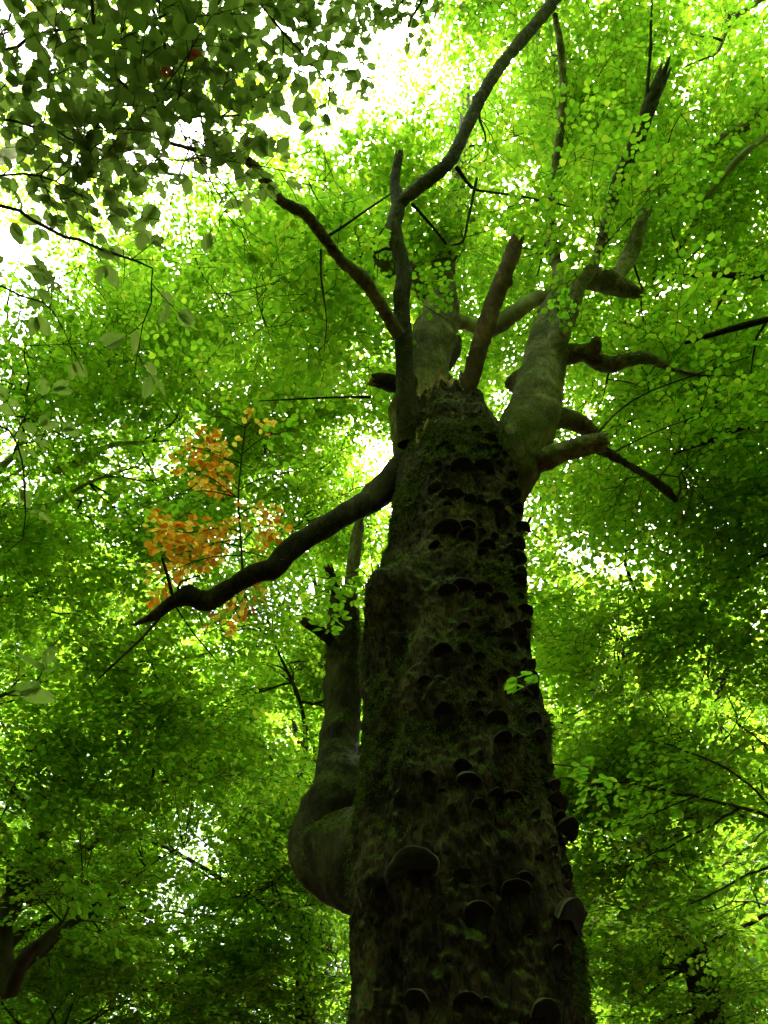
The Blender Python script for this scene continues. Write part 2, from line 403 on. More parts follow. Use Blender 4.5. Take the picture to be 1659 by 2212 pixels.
def spray_group():
    """sets sprays of leaves on the points of a crown"""
    ng = bpy.data.node_groups.new('leaf_sprays', 'GeometryNodeTree')
    ng.interface.new_socket('Geometry', in_out='INPUT', socket_type='NodeSocketGeometry'); ng.interface.new_socket('Geometry', in_out='OUTPUT', socket_type='NodeSocketGeometry')
    N = ng.nodes.new; L = ng.links.new
    gi = N('NodeGroupInput'); go = N('NodeGroupOutput'); mp = N('GeometryNodeMeshToPoints'); L(gi.outputs[0], mp.inputs['Mesh'])
    last = mp.outputs[0]; outs = []
    def attr(name, t):
        n = N('GeometryNodeInputNamedAttribute'); n.data_type = t; n.inputs['Name'].default_value = name; return n.outputs[0]
    jn = N('GeometryNodeJoinGeometry')
    for k in range(10):
        ob = spray_template(k) if k < 6 else coarse_template(k - 6)
        oi = N('GeometryNodeObjectInfo'); oi.inputs['Object'].default_value = ob; oi.inputs['As Instance'].default_value = True
        ip = N('GeometryNodeInstanceOnPoints'); eq = N('FunctionNodeCompare'); eq.data_type = 'INT'; eq.operation = 'EQUAL'
        L(attr('pick', 'INT'), eq.inputs[2]); eq.inputs[3].default_value = k
        L(last, ip.inputs['Points']); L(eq.outputs[0], ip.inputs['Selection']); L(oi.outputs['Geometry'], ip.inputs['Instance'])
        er = N('FunctionNodeEulerToRotation'); L(attr('turn', 'FLOAT_VECTOR'), er.inputs[0]); L(er.outputs[0], ip.inputs['Rotation'])
        L(attr('size', 'FLOAT'), ip.inputs['Scale']); L(ip.outputs[0], jn.inputs[0])
    L(jn.outputs[0], go.inputs[0])
    return ng

class Sprays:
    ng = None
    def __init__(s): s.P = []; s.M = []; s.s = []; s.k = []
    def add(s, P, M, sc_, k): s.P.append(P); s.M.append(M); s.s.append(sc_); s.k.append(k)
    def build(s, name, mat=None, parent=None, **props):
        P = np.vstack(s.P).astype(np.float32); M = np.concatenate(s.M); n = len(P)
        e = np.c_[np.arctan2(M[:, 2, 1], M[:, 2, 2]), -np.arcsin(np.clip(M[:, 2, 0], -1, 1)), np.arctan2(M[:, 1, 0], M[:, 0, 0])].astype(np.float32)
        me = bpy.data.meshes.new(name); me.vertices.add(n); me.vertices.foreach_set('co', P.ravel())
        me.attributes.new('turn', 'FLOAT_VECTOR', 'POINT').data.foreach_set('vector', e.ravel())
        me.attributes.new('size', 'FLOAT', 'POINT').data.foreach_set('value', np.concatenate(s.s).astype(np.float32))
        me.attributes.new('pick', 'INT', 'POINT').data.foreach_set('value', np.concatenate(s.k).astype(np.int32))
        if Sprays.ng is None: Sprays.ng = spray_group()
        o = link(name, me, parent, **props); md = o.modifiers.new('leaf sprays', 'NODES'); md.node_group = Sprays.ng
        return o

def put_sprays(crown, P, dirs, g, tilt=0.22, scale=(0.85, 1.15)):
    """sprays at P pointing along dirs; those far out of sight use fewer, larger leaves"""
    P = np.asarray(P); dirs = np.asarray(dirs)
    if len(P) == 0: return
    M = spray_frames(dirs, tilt, g); s = g.uniform(*scale, len(P))
    x, y, z = toward(P)
    inside = (z > 0.5) & (x > -260) & (x < 1920) & (y > -320) & (y < 2480)
    crown.add(P, M, s, np.where(inside, g.integers(0, 6, len(P)), 6 + g.integers(0, 4, len(P))))

# openings in the canopy: (from, to, radius) of a tunnel without foliage, cut through the crowns along a sight line
GAPS = []
def opening(x, y, d0, d1, rpx):
    GAPS.append((at(x, y, d0), at(x, y, d1), rpx * d0 / F, rpx * d1 / F))
def gap_mask(P, g, soft=0.35):
    keep = np.ones(len(P), bool)
    for a, b, r0, r1 in GAPS:
        ab = b - a; t = np.clip(((P - a) @ ab) / (ab @ ab), 0, 1)
        d = np.linalg.norm(P - a - t[:, None] * ab, axis=1); r = r0 + (r1 - r0) * t
        nz = 1 + 1.1 * fbm(P * 1.3, 51)
        keep &= ~((d < r * nz * (1 - soft * g.random(len(P)))) & (g.random(len(P)) > .06))
    return keep

DENS = 0.95
class Skel:
    def __init__(s): s.P = np.zeros((0, 3)); s.r = np.zeros(0)
    def add(s, P, r): s.P = np.vstack((s.P, P)); s.r = np.concatenate((s.r, r))
    def branch(s, t, g, rmin, k=0.010, tip=0.004, up=0.2, wob=0.12):
        ok = s.r > rmin
        P = s.P[ok]; r = s.r[ok]
        d = np.linalg.norm(P - t, axis=1) + 1.2 * np.maximum(0, P[:, 2] - t[2] - 0.2) + 0.25 * g.random(len(P))
        i = int(np.argmin(d)); a = P[i]; L = np.linalg.norm(t - a)
        c = (a + t) / 2 + np.array((0, 0, up * L * 0.5)) + g.normal(0, wob * L, 3) * (1, 1, 0.6)
        n = max(4, int(L / 0.16)); u = np.linspace(0, 1, n)[:, None]
        Q = a * (1 - u) ** 2 + 2 * c * u * (1 - u) + t * u * u
        Q[1:-1] += g.normal(0, 0.018 * min(L, 1.5), (n - 2, 3))
        r0 = min(0.75 * r[i], k * L + tip * 1.6)
        return Q, np.linspace(r0, tip, n)

def leafy(sk, targets, crown, twigs, g, spacing=0.15, rmin=0.008, tilt=0.22, mat=0, scale=(1.05, 1.5), k=0.007, keep=None):
    """leafy branches towards each target, sprays alternating along them"""
    SP, SD = [], []
    for t in targets:
        Q, r = sk.branch(t, g, rmin, k=k, tip=0.003)
        if len(Q) < 4: continue
        L = np.linalg.norm(np.diff(Q, axis=0), axis=1).sum()
        add_tube(twigs, Q[::3] if len(Q) > 6 else Q, r[::3] if len(Q) > 6 else r, nseg=3, step=0.6, cap=False)
        n = max(2, int(min(L, 2.2) / spacing)); t0 = max(0.12, 1 - 2.2 / max(L, 0.1))
        us = np.linspace(t0, 1, n)
        for i, u in enumerate(us):
            j = min(len(Q) - 2, int(u * (len(Q) - 1))); f = u * (len(Q) - 1) - j
            p = Q[j] * (1 - f) + Q[j + 1] * f; d = nrm(Q[j + 1] - Q[j]); d = d * np.array((1, 1, 0.35))
            sgn = 1 if i % 2 else -1; a = sgn * g.uniform(0.5, 1.1) if i < n - 1 else g.normal(0, 0.2)
            c, s_ = math.cos(a), math.sin(a)
            SP.append(p); SD.append(nrm((d[0] * c - d[1] * s_, d[0] * s_ + d[1] * c, d[2] - 0.05)))
            SP.append(p + g.normal(0, (.22, .22, .16))); SD.append(nrm(SD[-1] + g.normal(0, .6, 3) * (1, 1, .3)))
    if not SP: return
    SP = np.array(SP); SD = np.array(SD)
    m = gap_mask(SP, g) & (fbm(SP * 1.05, 77, 2) > -.11)
    if keep is not None: m &= keep(SP)
    put_sprays(crown, SP[m], SD[m], g, tilt, scale)

def in_ellipsoid(n, c, rad, g, inner=0.0):
    v = nrm(g.normal(0, 1, (n, 3))); q = (inner + (1 - inner) * g.random(n) ** (1 / 3.0))[:, None]
    return np.asarray(c) + v * q * np.asarray(rad)

def limb_path(a, b, g, up=0.25, wob=0.08):
    L = np.linalg.norm(b - a); c = (a + b) / 2 + np.array((0, 0, up * L * 0.4))
    u = np.linspace(0, 1, 7)[:, None]
    Q = a * (1 - u) ** 2 + 2 * c * u * (1 - u) + b * u * u
    Q[1:-1] += g.normal(0, wob * L * 0.25, (5, 3))
    return Q

def grow_tree(label, base, rt, top, crowns, seed, n_limbs=7, density=1.0, bark=None, name='beech_tree', group='beech trees around the old mossy trunk', lean=(0, 0), px_limbs=(), low=0.35):
    """trunk, limbs, twigs, crown; crowns = [(centre, radii, leafy branches)]"""
    g = np.random.default_rng(seed); bark = bark or M_grey
    base = np.array((base[0], base[1], -0.15)); root = thing(name, label, 'tree', tuple(base), group)
    tp = np.array((base[0] + lean[0], base[1] + lean[1], top))
    u = np.linspace(0, 1, 9)[:, None]; P = base + (tp - base) * u; P[1:-1, :2] += g.normal(0, 0.10, (7, 2))
    r = rt * (1 - 0.75 * u[:, 0]); r[0] *= 1.5
    P2, r2 = smooth_poly(P, r, 0.25)
    mb = MB(); add_tube(mb, P, r, nseg=18, step=0.18, amp=0.10, freq=2.5, seed=seed, fine=0.006); mb.build('trunk', bark, root, smooth=True)
    sk = Skel(); sk.add(P2, r2)
    for spec in px_limbs:
        Q = np.array([at(x, y, d) for x, y, h, d in spec]); q = np.array([h * d / F for x, y, h, d in spec])
        mb = MB(); add_tube(mb, Q, q, nseg=12, step=0.10, amp=0.22, freq=4, seed=seed + len(spec), fine=0.004); mb.build('limb', bark, root, smooth=True)
        Q2, q2 = smooth_poly(Q, q, 0.2); sk.add(Q2, q2)
    for i in range(n_limbs):
        c, rad, _ = crowns[i % len(crowns)]
        t = in_ellipsoid(1, c, np.array(rad) * 0.75, g, 0.5)[0]
        z0 = max(top * low, min(top * 0.92, t[2] - g.uniform(0.6, 2.5)))
        j = int(np.argmin(np.abs(P2[:, 2] - z0))); a = P2[j]
        Q = limb_path(a, t, g); q = np.linspace(min(r2[j] * 0.6, 0.09), 0.012, 7)
        mb = MB(); add_tube(mb, Q, q, nseg=8, step=0.16, amp=0.12, freq=5, seed=seed + i); mb.build('limb', bark, root, smooth=True)
        Q2, q2 = smooth_poly(Q, q, 0.2); sk.add(Q2, q2)
    crown, twigs = Sprays(), MB()
    for c, rad, n in crowns:
        for t in in_ellipsoid(int(n * 0.16) + 2, c, np.array(rad) * 0.9, g, 0.2):
            Q, q = sk.branch(t, g, 0.02, k=0.012, tip=0.006, up=0.1); add_tube(twigs, Q, q, nseg=5, step=0.2, cap=False); sk.add(Q, np.maximum(q, 0.0101))
        T = in_ellipsoid(int(n * density * DENS), c, rad, g)
        T = T[fbm(T * 0.55, seed, 2) > -0.17]
        leafy(sk, T, crown, twigs, g, rmin=0.01)
    twigs.build('twigs', M_twig, root, kind='stuff')
    crown.build('crown', parent=root, kind='stuff')
    return root

# openings cut into the foliage along sight lines so that sky shows
for o in [(825, 235, 4.5, 30, 105), (835, 140, 4.5, 30, 92), (905, 60, 4.5, 30, 80), (690, 335, 4.5, 30, 72), (765, 330, 4.5, 30, 60), (640, 300, 4.5, 30, 40), (430, 560, 5, 30, 45), (400, 470, 5, 30, 50),
          (60, 370, 4, 30, 42), (250, 420, 4, 30, 42), (130, 180, 4, 30, 45), (330, 250, 4, 30, 40), (230, 60, 4, 30, 38), (560, 210, 4, 30, 40), (20, 250, 5, 30, 30), (20, 60, 5, 30, 30), (120, 470, 5, 30, 30), (480, 120, 5, 30, 30),
          (540, 840, 6, 30, 66), (480, 790, 6, 30, 52), (1075, 740, 10.2, 30, 30), (740, 770, 6, 30, 18), (330, 790, 6, 30, 16), (590, 790, 6, 30, 22), (700, 560, 6, 30, 16),
          (370, 1880, 5, 45, 66), (420, 1760, 5, 45, 52), (150, 1690, 5, 45, 34), (40, 1975, 11, 45, 40), (470, 1990, 5, 45, 42), (360, 2040, 5, 45, 40), (500, 1840, 5, 45, 34), (340, 1960, 5, 45, 30), (220, 1660, 5, 45, 26), (680, 2070, 5, 45, 30),
          (590, 2010, 5, 45, 26), (620, 1590, 5, 45, 26), (300, 2170, 5, 45, 24), (560, 2180, 5, 45, 28), (100, 2140, 12, 45, 26), (390, 1640, 5, 45, 26), (270, 1760, 5, 45, 24), (140, 1790, 5, 45, 22),
          (1390, 1830, 11.5, 45, 20), (1350, 1950, 11.5, 45, 30), (1320, 2000, 11.5, 45, 24), (1490, 210, 9, 30, 60), (1520, 590, 9, 30, 32), (1230, 210, 9, 30, 34), (1420, 310, 9, 30, 22), (1650, 620, 9, 30, 26), (1180, 1240, 7, 40, 14), (1480, 1230, 7, 40, 24),
          (1240, 80, 9, 30, 20), (1560, 120, 9, 30, 30), (1050, 130, 9, 30, 22), (1280, 800, 9, 30, 20), (1560, 2080, 9, 45, 24), (1600, 1930, 9, 45, 18)]:
    opening(*(o[:4] + (o[4] + ((31 if o[0] < 1000 else 6) if o[1] > 1500 else 0),)))

# ------------------------------------------------------------------ the old mossy beech
OLD = thing('old_beech', 'huge old beech with dark mossy trunk covered in bracket fungi and broken top', 'tree', (0.45, 4.25, 0.0))
# trunk rows: left edge, right edge, y on the image grid, horizontal distance
rows = [(735, 1300, 2480, 4.10), (748, 1268, 2212, 4.06), (752, 1252, 2020, 4.0), (748, 1225, 1880, 3.95), (778, 1190, 1700, 3.9), (788, 1142, 1450, 3.82), (834, 1128, 1230, 3.74),
        (848, 1122, 1080, 3.66), (868, 1098, 980, 3.6), (895, 1050, 915, 3.55), (908, 1018, 872, 3.53)]
tp_, tr_ = [], []
tp_.append((0.42, 4.35, -0.2)); tr_.append(1.0); tp_.append((0.44, 4.28, 0.5)); tr_.append(0.82)
for xl, xr, y, Y in rows:
    k = (Y) / (FW[1] + UP[1] * (1106 - y) / F)
    p = at((xl + xr) / 2, y, k); tp_.append(tuple(p)); tr_.append((xr - xl) / 2 * k / F * 0.965)
def trunk_front(x, y, r=0.0):
    """a point on the trunk's near face"""
    ys = [q[2] for q in rows][::-1]; Y = np.interp(y, ys, [q[3] for q in rows][::-1])
    k = Y / (FW[1] + UP[1] * (1106 - y) / F)
    return at(x, y, k * 0.9)
lumps = []
for x, y, s, h in [(815, 1290, 0.19, 0.20), (870, 1258, 0.15, 0.11), (905, 1215, 0.12, 0.05), (850, 1080, .12, .05), (1130, 1330, .13, .04), (800, 1640, .15, .04), (960, 1440, .14, .05), (1080, 1640, .16, .06), (980, 1560, .12, .04), (1060, 1830, .15, .06), (890, 1920, .15, .05), (930, 1690, 0.18, 0.05), (1010, 1320, 0.16, 0.04), (1190, 1800, 0.16, 0.05), (790, 1880, 0.16, 0.05),
                   (1110, 1070, 0.12, 0.05), (890, 1000, 0.12, 0.03), (1160, 1560, 0.12, 0.04), (1210, 1990, 0.15, 0.04), (860, 1500, 0.2, 0.04), (1000, 2080, 0.2, 0.035)]:
    lumps.append((trunk_front(x, y), s, h))
def build_trunk():
    P, r = smooth_poly(np.array(tp_), np.array(tr_), 0.011)
    T, U, W = frames(P); nseg = 400
    a = np.arange(nseg) * 2 * np.pi / nseg
    N = U[:, None, :] * np.cos(a)[None, :, None] + W[:, None, :] * np.sin(a)[None, :, None]
    n = len(P); fl = (P[:, None, :] + N * r[:, None, None]).reshape(-1, 3); dn = N.reshape(-1, 3)
    az = np.arctan2(dn[:, 0], -dn[:, 1])                     # 0 faces the viewpoint, negative is left
    z = fl[:, 2]
    d = 0.05 * 2 * fbm(fl * np.array((1.6, 1.6, 0.9)), 3, 2)
    groove = -0.62 + 0.10 * np.sin(z * 1.3) + 0.05 * np.sin(z * 3.1)
    d -= 0.055 * np.exp(-((az - groove) / 0.09) ** 2) * np.clip((6.0 - z) / 1.5, 0, 1)
    d += 0.03 * np.exp(-((az - groove - 0.25) / 0.16) ** 2)
    d -= 0.03 * np.exp(-((az - 0.35 - 0.12 * np.sin(z * 1.7)) / 0.07) ** 2)
    for c, s, h in lumps:
        d2 = ((fl - c) ** 2).sum(1); d += h * 1.15 * np.exp(-d2 / (s * s))
    d += 0.040 * 2 * fbm(fl * np.array((6, 6, 4.0)), 9, 3)
    sk_ = fl + 0.03 * np.c_[fbm(fl * 9, 61, 2), fbm(fl * 9, 62, 2), fbm(fl * 9, 63, 2)] * 2
    rid = 1 - np.abs(2 * fbm(sk_ * np.array((17, 17, 6.5)), 21, 3, 0.55)) * 2.2
    d += 0.024 * rid
    d += 0.010 * (1 - np.abs(2 * fbm(sk_ * np.array((40, 40, 13.0)), 23, 2, 0.55)) * 2.4)
    d += 0.008 * 2 * fbm(fl * 45, 33, 2)
    fl = fl + dn * d[:, None]
    # the torn, hollow top
    V = fl.reshape(n, nseg, 3); azr = az.reshape(n, nseg)[-1]
    jag = 0.48 * vnoise(np.c_[np.cos(a) * 3, np.sin(a) * 3, np.zeros(nseg)], 8) + 0.34 * vnoise(np.c_[np.cos(a) * 11, np.sin(a) * 11, np.ones(nseg)], 9) - 0.36
    jag += 0.08 * np.exp(-((azr + 0.75) / 0.25) ** 2) - 0.1 * np.exp(-((azr + 0.1) / 0.3) ** 2)
    k = 50
    for q in range(k): V[n - 1 - q] += T[n - 1 - q] * (jag * (1 - q / k))[:, None]
    fl = V.reshape(-1, 3)
    i = np.arange(n - 1)[:, None] * nseg; b = np.arange(nseg)[None]; b2 = (b + 1) % nseg
    q = np.stack((i + b, i + b2, i + nseg + b2, i + nseg + b), -1).reshape(-1, 4)
    ring = fl[-nseg:]; inner = P[-1] + (ring - P[-1]) * 0.62 - T[-1] * 0.12; deep = P[-1] + (ring - P[-1]) * 0.35 - T[-1] * 0.7
    L = len(fl); v = np.vstack((fl, inner, deep)); b = np.arange(nseg); b2 = (b + 1) % nseg
    q2 = np.r_[np.c_[L - nseg + b, L - nseg + b2, L + b2, L + b], np.c_[L + b, L + b2, L + nseg + b2, L + nseg + b]]
    topz = P[-1][2]
    mb = MB(); mb.add(v, q); mb.loops.append(q2.ravel()); mb.tot.append(np.full(len(q2), 4)); mb.mi.append(np.ones(len(q2)))
    # the torn rim shows raw wood
    mi = np.zeros(len(q)); cz = v[q].mean(1)
    edge = (np.arange(len(q)) // nseg) > n - 24
    mi[edge & (fbm(cz * 6, 71, 2) > 0.0)] = 1
    mb.mi[0] = mi
    o = mb.build('trunk', [M_trunk, M_torn], OLD, smooth=True)
    return o, v, q, dn
TRUNK, TV, TQ, TDN = build_trunk()
BVH = BVHTree.FromPolygons([tuple(p) for p in TV], [tuple(f) for f in TQ.tolist()])
def trunk_hit(x, y):
    for k in range(40):
        d = nrm(at(x, y, 1.0) - CAM)
        h = BVH.ray_cast(Vector(CAM), Vector(d))
        if h[0] is not None: return np.array(h[0]), np.array(h[1])
        x += -3 if x > 1000 else 3
    return None, None

# moss: short drooping strands where the bark is green
def moss(o, count, thr, seed, lift=0.10):
    g = np.random.default_rng(seed); me = o.data; nv = len(me.vertices)
    V = np.empty(nv * 3, np.float32); me.vertices.foreach_get('co', V); V = V.reshape(-1, 3).astype(float) ; n3 = np.empty(nv * 3, np.float32); me.vertices.foreach_get('normal', n3); n3 = n3.reshape(-1, 3).astype(float)
    off = np.array(world_loc(o)); m = fbm((V + off) * 2.3, 44, 4) + lift * np.clip(n3[:, 2], -1, 1) + 0.05 * fbm(V * 14, 46, 2)
    cand = np.where((m > thr) & (n3[:, 1] < 0.5) & (V[:, 2] + off[2] > 1.9) & (V[:, 2] + off[2] < 6.9))[0]
    idx = g.choice(cand, min(count, len(cand)), replace=False)
    p = V[idx] + g.normal(0, 0.008, (len(idx), 3)); n = n3[idx]
    mb = MB()
    L = g.uniform(0.008, 0.028, len(idx))[:, None]; side = nrm(np.cross(n, (0, 0, 1.0)) + g.normal(0, 0.4, n.shape))
    w = g.uniform(0.0010, 0.0024, len(idx))[:, None]
    mid = p + n * L * 0.6 + np.array((0, 0, -0.15)) * L; tip = p + n * L * 0.85 + np.array((0, 0, -0.75)) * L + g.normal(0, 0.35, n.shape) * L
    v = np.stack((p - n * 0.006 - side * w, p - n * 0.006 + side * w, mid + side * w * 0.9, tip, mid - side * w * 0.9), 1)
    k = len(idx); mb.add(v.reshape(-1, 3), np.arange(k * 5).reshape(k, 5)); x = mb.mesh('moss', M_moss)
    q = bpy.data.objects.new('moss', x); C.objects.link(q); q.parent = o; q['kind'] = 'stuff'
moss(TRUNK, 80000, 0.0, 5)

# bracket fungi: hoof-shaped, convex above, flat dark pores below
def fungus_mesh(seed, mat):
    g = np.random.default_rng(seed); prof = [(0.0, 0.80), (0.30, 0.74), (0.56, 0.58), (0.64, 0.52), (0.80, 0.33), (0.86, 0.28), (0.96, 0.10), (1.0, -0.01), (0.985, -0.09), (0.92, -0.13), (0.6, -0.12), (0.25, -0.10), (0.0, -0.10)]
    nt = 22; th = np.linspace(-1.9, 1.9, nt); v = []
    for r_, z_ in prof:
        rr = r_ * (1 + 0.20 * fbm(np.c_[np.cos(th) * 1.4, np.sin(th) * 1.4, np.full(nt, z_ * 1.5 + seed)], seed, 2) * 2)
        zz = z_ + 0.10 * r_ * 2 * fbm(np.c_[np.cos(th) * 1.6, np.sin(th) * 1.6, np.full(nt, seed * 2.0 + r_)], seed + 9, 2)
        v.append(np.c_[np.sin(th) * rr, np.cos(th) * rr * 0.95, zz])
    v = np.vstack(v); n = len(prof); i = np.arange(n - 1)[:, None] * nt; b = np.arange(nt - 1)[None]
    q = np.stack((i + b, i + nt + b, i + nt + b + 1, i + b + 1), -1).reshape(-1, 4)
    mb = MB(); mb.add(v, q); return mb.mesh('bracket_fungus', mat, True)
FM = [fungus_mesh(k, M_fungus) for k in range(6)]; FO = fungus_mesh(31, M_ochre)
# smaller ones crowded up the middle and the right-hand edge
EXTRA = []
for k_ in range(62):
    t_ = random.Random(k_ * 7 + 1); y_ = 960 + (2150 - 960) * t_.random() ** 1.5; e_ = np.interp(y_, [q[2] for q in rows][::-1], [q[1] for q in rows][::-1])
    l_ = np.interp(y_, [q[2] for q in rows][::-1], [q[0] for q in rows][::-1])
    EXTRA.append((e_ - t_.choice((4, 12, 25, 45)) if t_.random() < .45 else l_ + (e_ - l_) * t_.uniform(.35, .95), y_, t_.uniform(6, 14)))
for k_ in range(20):
    t_ = random.Random(k_ * 13 + 5); y_ = 1060 + k_ * 48 + t_.uniform(-18, 18); e_ = np.interp(y_, [q[2] for q in rows][::-1], [q[1] for q in rows][::-1])
    EXTRA.append((e_ - t_.choice((1, 3, 10)), y_, t_.uniform(12, 21)))
FUNGI = [(998, 1001, 24), (1044, 1001, 19), (1078, 998, 11), (1056, 947, 16), (1071, 965, 12), (1029, 927, 11), (961, 960, 11), (974, 976, 9), (943, 1051, 16), (983, 1067, 16), (1015, 1077, 13),
         (1033, 1085, 15), (1067, 1090, 17), (1084, 1122, 16), (1102, 1072, 12), (1110, 1095, 14), (966, 1136, 26), (1010, 1132, 17), (1006, 1154, 19), (1039, 1146, 10), (1067, 1157, 9),
         (1051, 1174, 16), (1042, 1191, 13), (1116, 1172, 18), (1106, 1195, 12), (1115, 1251, 19), (966, 1272, 22), (997, 1261, 24), (1041, 1267, 20), (1079, 1287, 17), (1117, 1357, 20), (1045, 1357, 16),
         (1094, 1365, 13), (1068, 1370, 13), (1094, 1394, 18), (961, 1403, 20), (1001, 1400, 15), (1036, 1416, 11), (1056, 1339, 10), (1100, 1316, 8), (1140, 1461, 20), (1085, 1452, 13), (1062, 1469, 12),
         (961, 1531, 20), (1022, 1521, 14), (1039, 1501, 12), (1071, 1547, 22), (1134, 1524, 9), (1085, 1594, 22), (998, 1657, 22), (1011, 1677, 23), (1068, 1715, 18), (1105, 1718, 20), (1035, 1738, 18),
         (1074, 1692, 11), (1186, 1654, 10), (1198, 1730, 22), (891, 1857, 52), (998, 1884, 17), (1115, 1912, 30), (1132, 1891, 20), (1051, 1918, 12), (1034, 1960, 27), (1208, 1788, 30), (1211, 1970, 45),
         (913, 2156, 28), (1010, 2153, 28), (1050, 2165, 15), (1163, 2180, 38), (1201, 2049, 17), (1163, 1853, 10), (1222, 1894, 12), (1150, 1477, 12), (1060, 1300, 9), (1030, 1440, 9)] + [(int(g_[0]), int(g_[1]), int(g_[2])) for g_ in EXTRA]
def place_fungi():
    g = np.random.default_rng(12)
    items = [(x, y, r, None) for x, y, r in FUNGI] + [(1094, 1102, 9, FO)]
    for k, (x, y, r, me) in enumerate(items):
        p, n = trunk_hit(x, y + r * 0.35)
        if p is None: continue
        z = (p - CAM) @ FW; s = r * z / F * 1.12
        h = np.array((p[0] - 0.47, p[1] - 3.85, 0)); n = nrm(0.45 * np.array((n[0], n[1], 0)) + 0.55 * nrm(h)); n = nrm(np.array((n[0], n[1], 0)))
        ti = g.uniform(.65, .90) + (.25 if r > 36 else 0); yx = nrm(n * math.cos(ti) + np.array((0, 0, math.sin(ti))) + g.normal(0, .06, 3)); xx = nrm(np.cross(yx, (0, 0, 1.0))); zx = np.cross(xx, yx)
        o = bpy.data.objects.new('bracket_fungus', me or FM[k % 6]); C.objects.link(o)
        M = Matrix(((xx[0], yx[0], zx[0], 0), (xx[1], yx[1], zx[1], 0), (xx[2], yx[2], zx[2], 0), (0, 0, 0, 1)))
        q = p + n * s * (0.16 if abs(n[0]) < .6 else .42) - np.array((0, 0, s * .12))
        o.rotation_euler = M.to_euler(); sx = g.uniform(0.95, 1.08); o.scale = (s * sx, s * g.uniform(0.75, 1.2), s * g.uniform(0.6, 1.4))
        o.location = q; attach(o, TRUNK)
        if me: o['label'] = 'small young ochre bracket fungus'
        elif r == 52: o['label'] = 'largest round bracket fungus, low on the left'
place_fungi()

# limbs of the old tree: (x, y, half width, distance) along each
OLDSK = Skel(); SUBS = []
def old_limb(spec, mat, jag=0.0, amp=0.10, label=None, lumps=(), name='limb', nseg=40, step=0.025, skel=True, fine=0.013, freq=3.0, seed=None):
    Q = np.array([at(x, y, d) for x, y, h, d in spec]); q = np.array([h * d / F for x, y, h, d in spec])
    lp = [(at(x, y, d), s, h) for x, y, d, s, h in lumps]; kg = np.random.default_rng(int(abs(spec[0][0]) + abs(spec[-1][1])))
    QS, qs = smooth_poly(Q, q, 0.08)
    for _ in range(int(len(QS) * .4) if name == 'limb' else 0):
        i = kg.integers(len(QS)); v = nrm(kg.normal(0, 1, 3)); sz = qs[i] * kg.uniform(.3, .9); lp.append((QS[i] + v * qs[i], sz, sz * kg.uniform(-.16, .34)))
    sd = seed if seed is not None else int(abs(spec[0][0] * 7 + spec[-1][1] * 3)) % 1000
    v, qd, e = tube(Q, q, nseg=nseg, step=step, amp=amp, freq=freq, seed=sd, jag=jag, lumps=lp, fine=fine)
    mb = MB(); mb.add(v, qd, 0); mb.loops.append(e.ravel()); mb.tot.append(np.full(len(e), 3)); mb.mi.append(np.full(len(e), 1 if jag else 0))
    o = mb.build(name, [mat, M_torn], OLD, smooth=True)
    if label: o['label'] = label
    if skel:
        Q2, q2 = smooth_poly(Q, q, 0.2); OLDSK.add(Q2, q2)
    return o
# stout living limb behind the broken top
old_limb([(905, 1010, 52, 6.7), (897, 900, 50, 7.1), (916, 816, 48, 7.6), (934, 739, 46, 8.2), (953, 672, 39, 8.9), (953, 610, 31, 9.5), (962, 540, 24, 10.2), (985, 430, 18, 11.2), (1000, 300, 12, 12.5), (1010, 190, 7, 14)], M_limb, amp=0.13,
         lumps=[(965, 735, 8.1, .14, .07), (905, 735, 8.0, .14, .05), (985, 700, 8.6, .12, .05)], label='stout grey limb rising behind the broken top')
old_limb([(965, 690, 20, 8.8), (1010, 700, 14, 8.9), (1040, 709, 17, 8.8), (1070, 706, 19, 8.7), (1100, 685, 19, 8.8), (1135, 660, 17, 9.0), (1165, 644, 15, 9.2), (1196, 634, 13, 9.4)], M_pale, amp=0.2, freq=5)
old_limb([(985, 735, 14, 8.3), (980, 760, 15, 8.1), (968, 785, 13, 7.9), (955, 808, 9, 7.75)], M_limb_dark, jag=0.05, amp=0.15)
old_limb([(880, 830, 24, 7.5), (850, 828, 20, 7.4), (825, 822, 18, 7.3), (803, 820, 12, 7.25)], M_limb_dark, jag=0.05, amp=0.25, freq=6)
old_limb([(935, 640, 22, 9.3), (905, 610, 26, 9.3), (870, 588, 28, 9.3), (835, 570, 20, 9.3), (812, 556, 10, 9.3), (795, 548, 4, 9.3)], M_limb, jag=0.1, amp=0.25, freq=5)
# dark upright limb in front
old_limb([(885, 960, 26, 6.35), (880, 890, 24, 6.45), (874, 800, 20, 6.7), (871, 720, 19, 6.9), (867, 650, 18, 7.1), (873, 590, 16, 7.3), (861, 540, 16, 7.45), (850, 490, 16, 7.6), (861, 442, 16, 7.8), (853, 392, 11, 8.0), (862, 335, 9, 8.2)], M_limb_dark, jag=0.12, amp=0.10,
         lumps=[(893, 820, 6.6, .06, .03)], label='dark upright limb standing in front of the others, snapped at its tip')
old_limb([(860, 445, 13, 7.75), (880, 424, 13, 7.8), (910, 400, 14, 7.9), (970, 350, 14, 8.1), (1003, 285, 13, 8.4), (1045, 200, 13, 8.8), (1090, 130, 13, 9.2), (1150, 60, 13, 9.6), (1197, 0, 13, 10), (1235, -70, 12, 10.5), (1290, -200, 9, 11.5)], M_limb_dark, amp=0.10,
         label='long dark branch sweeping up to the top edge')
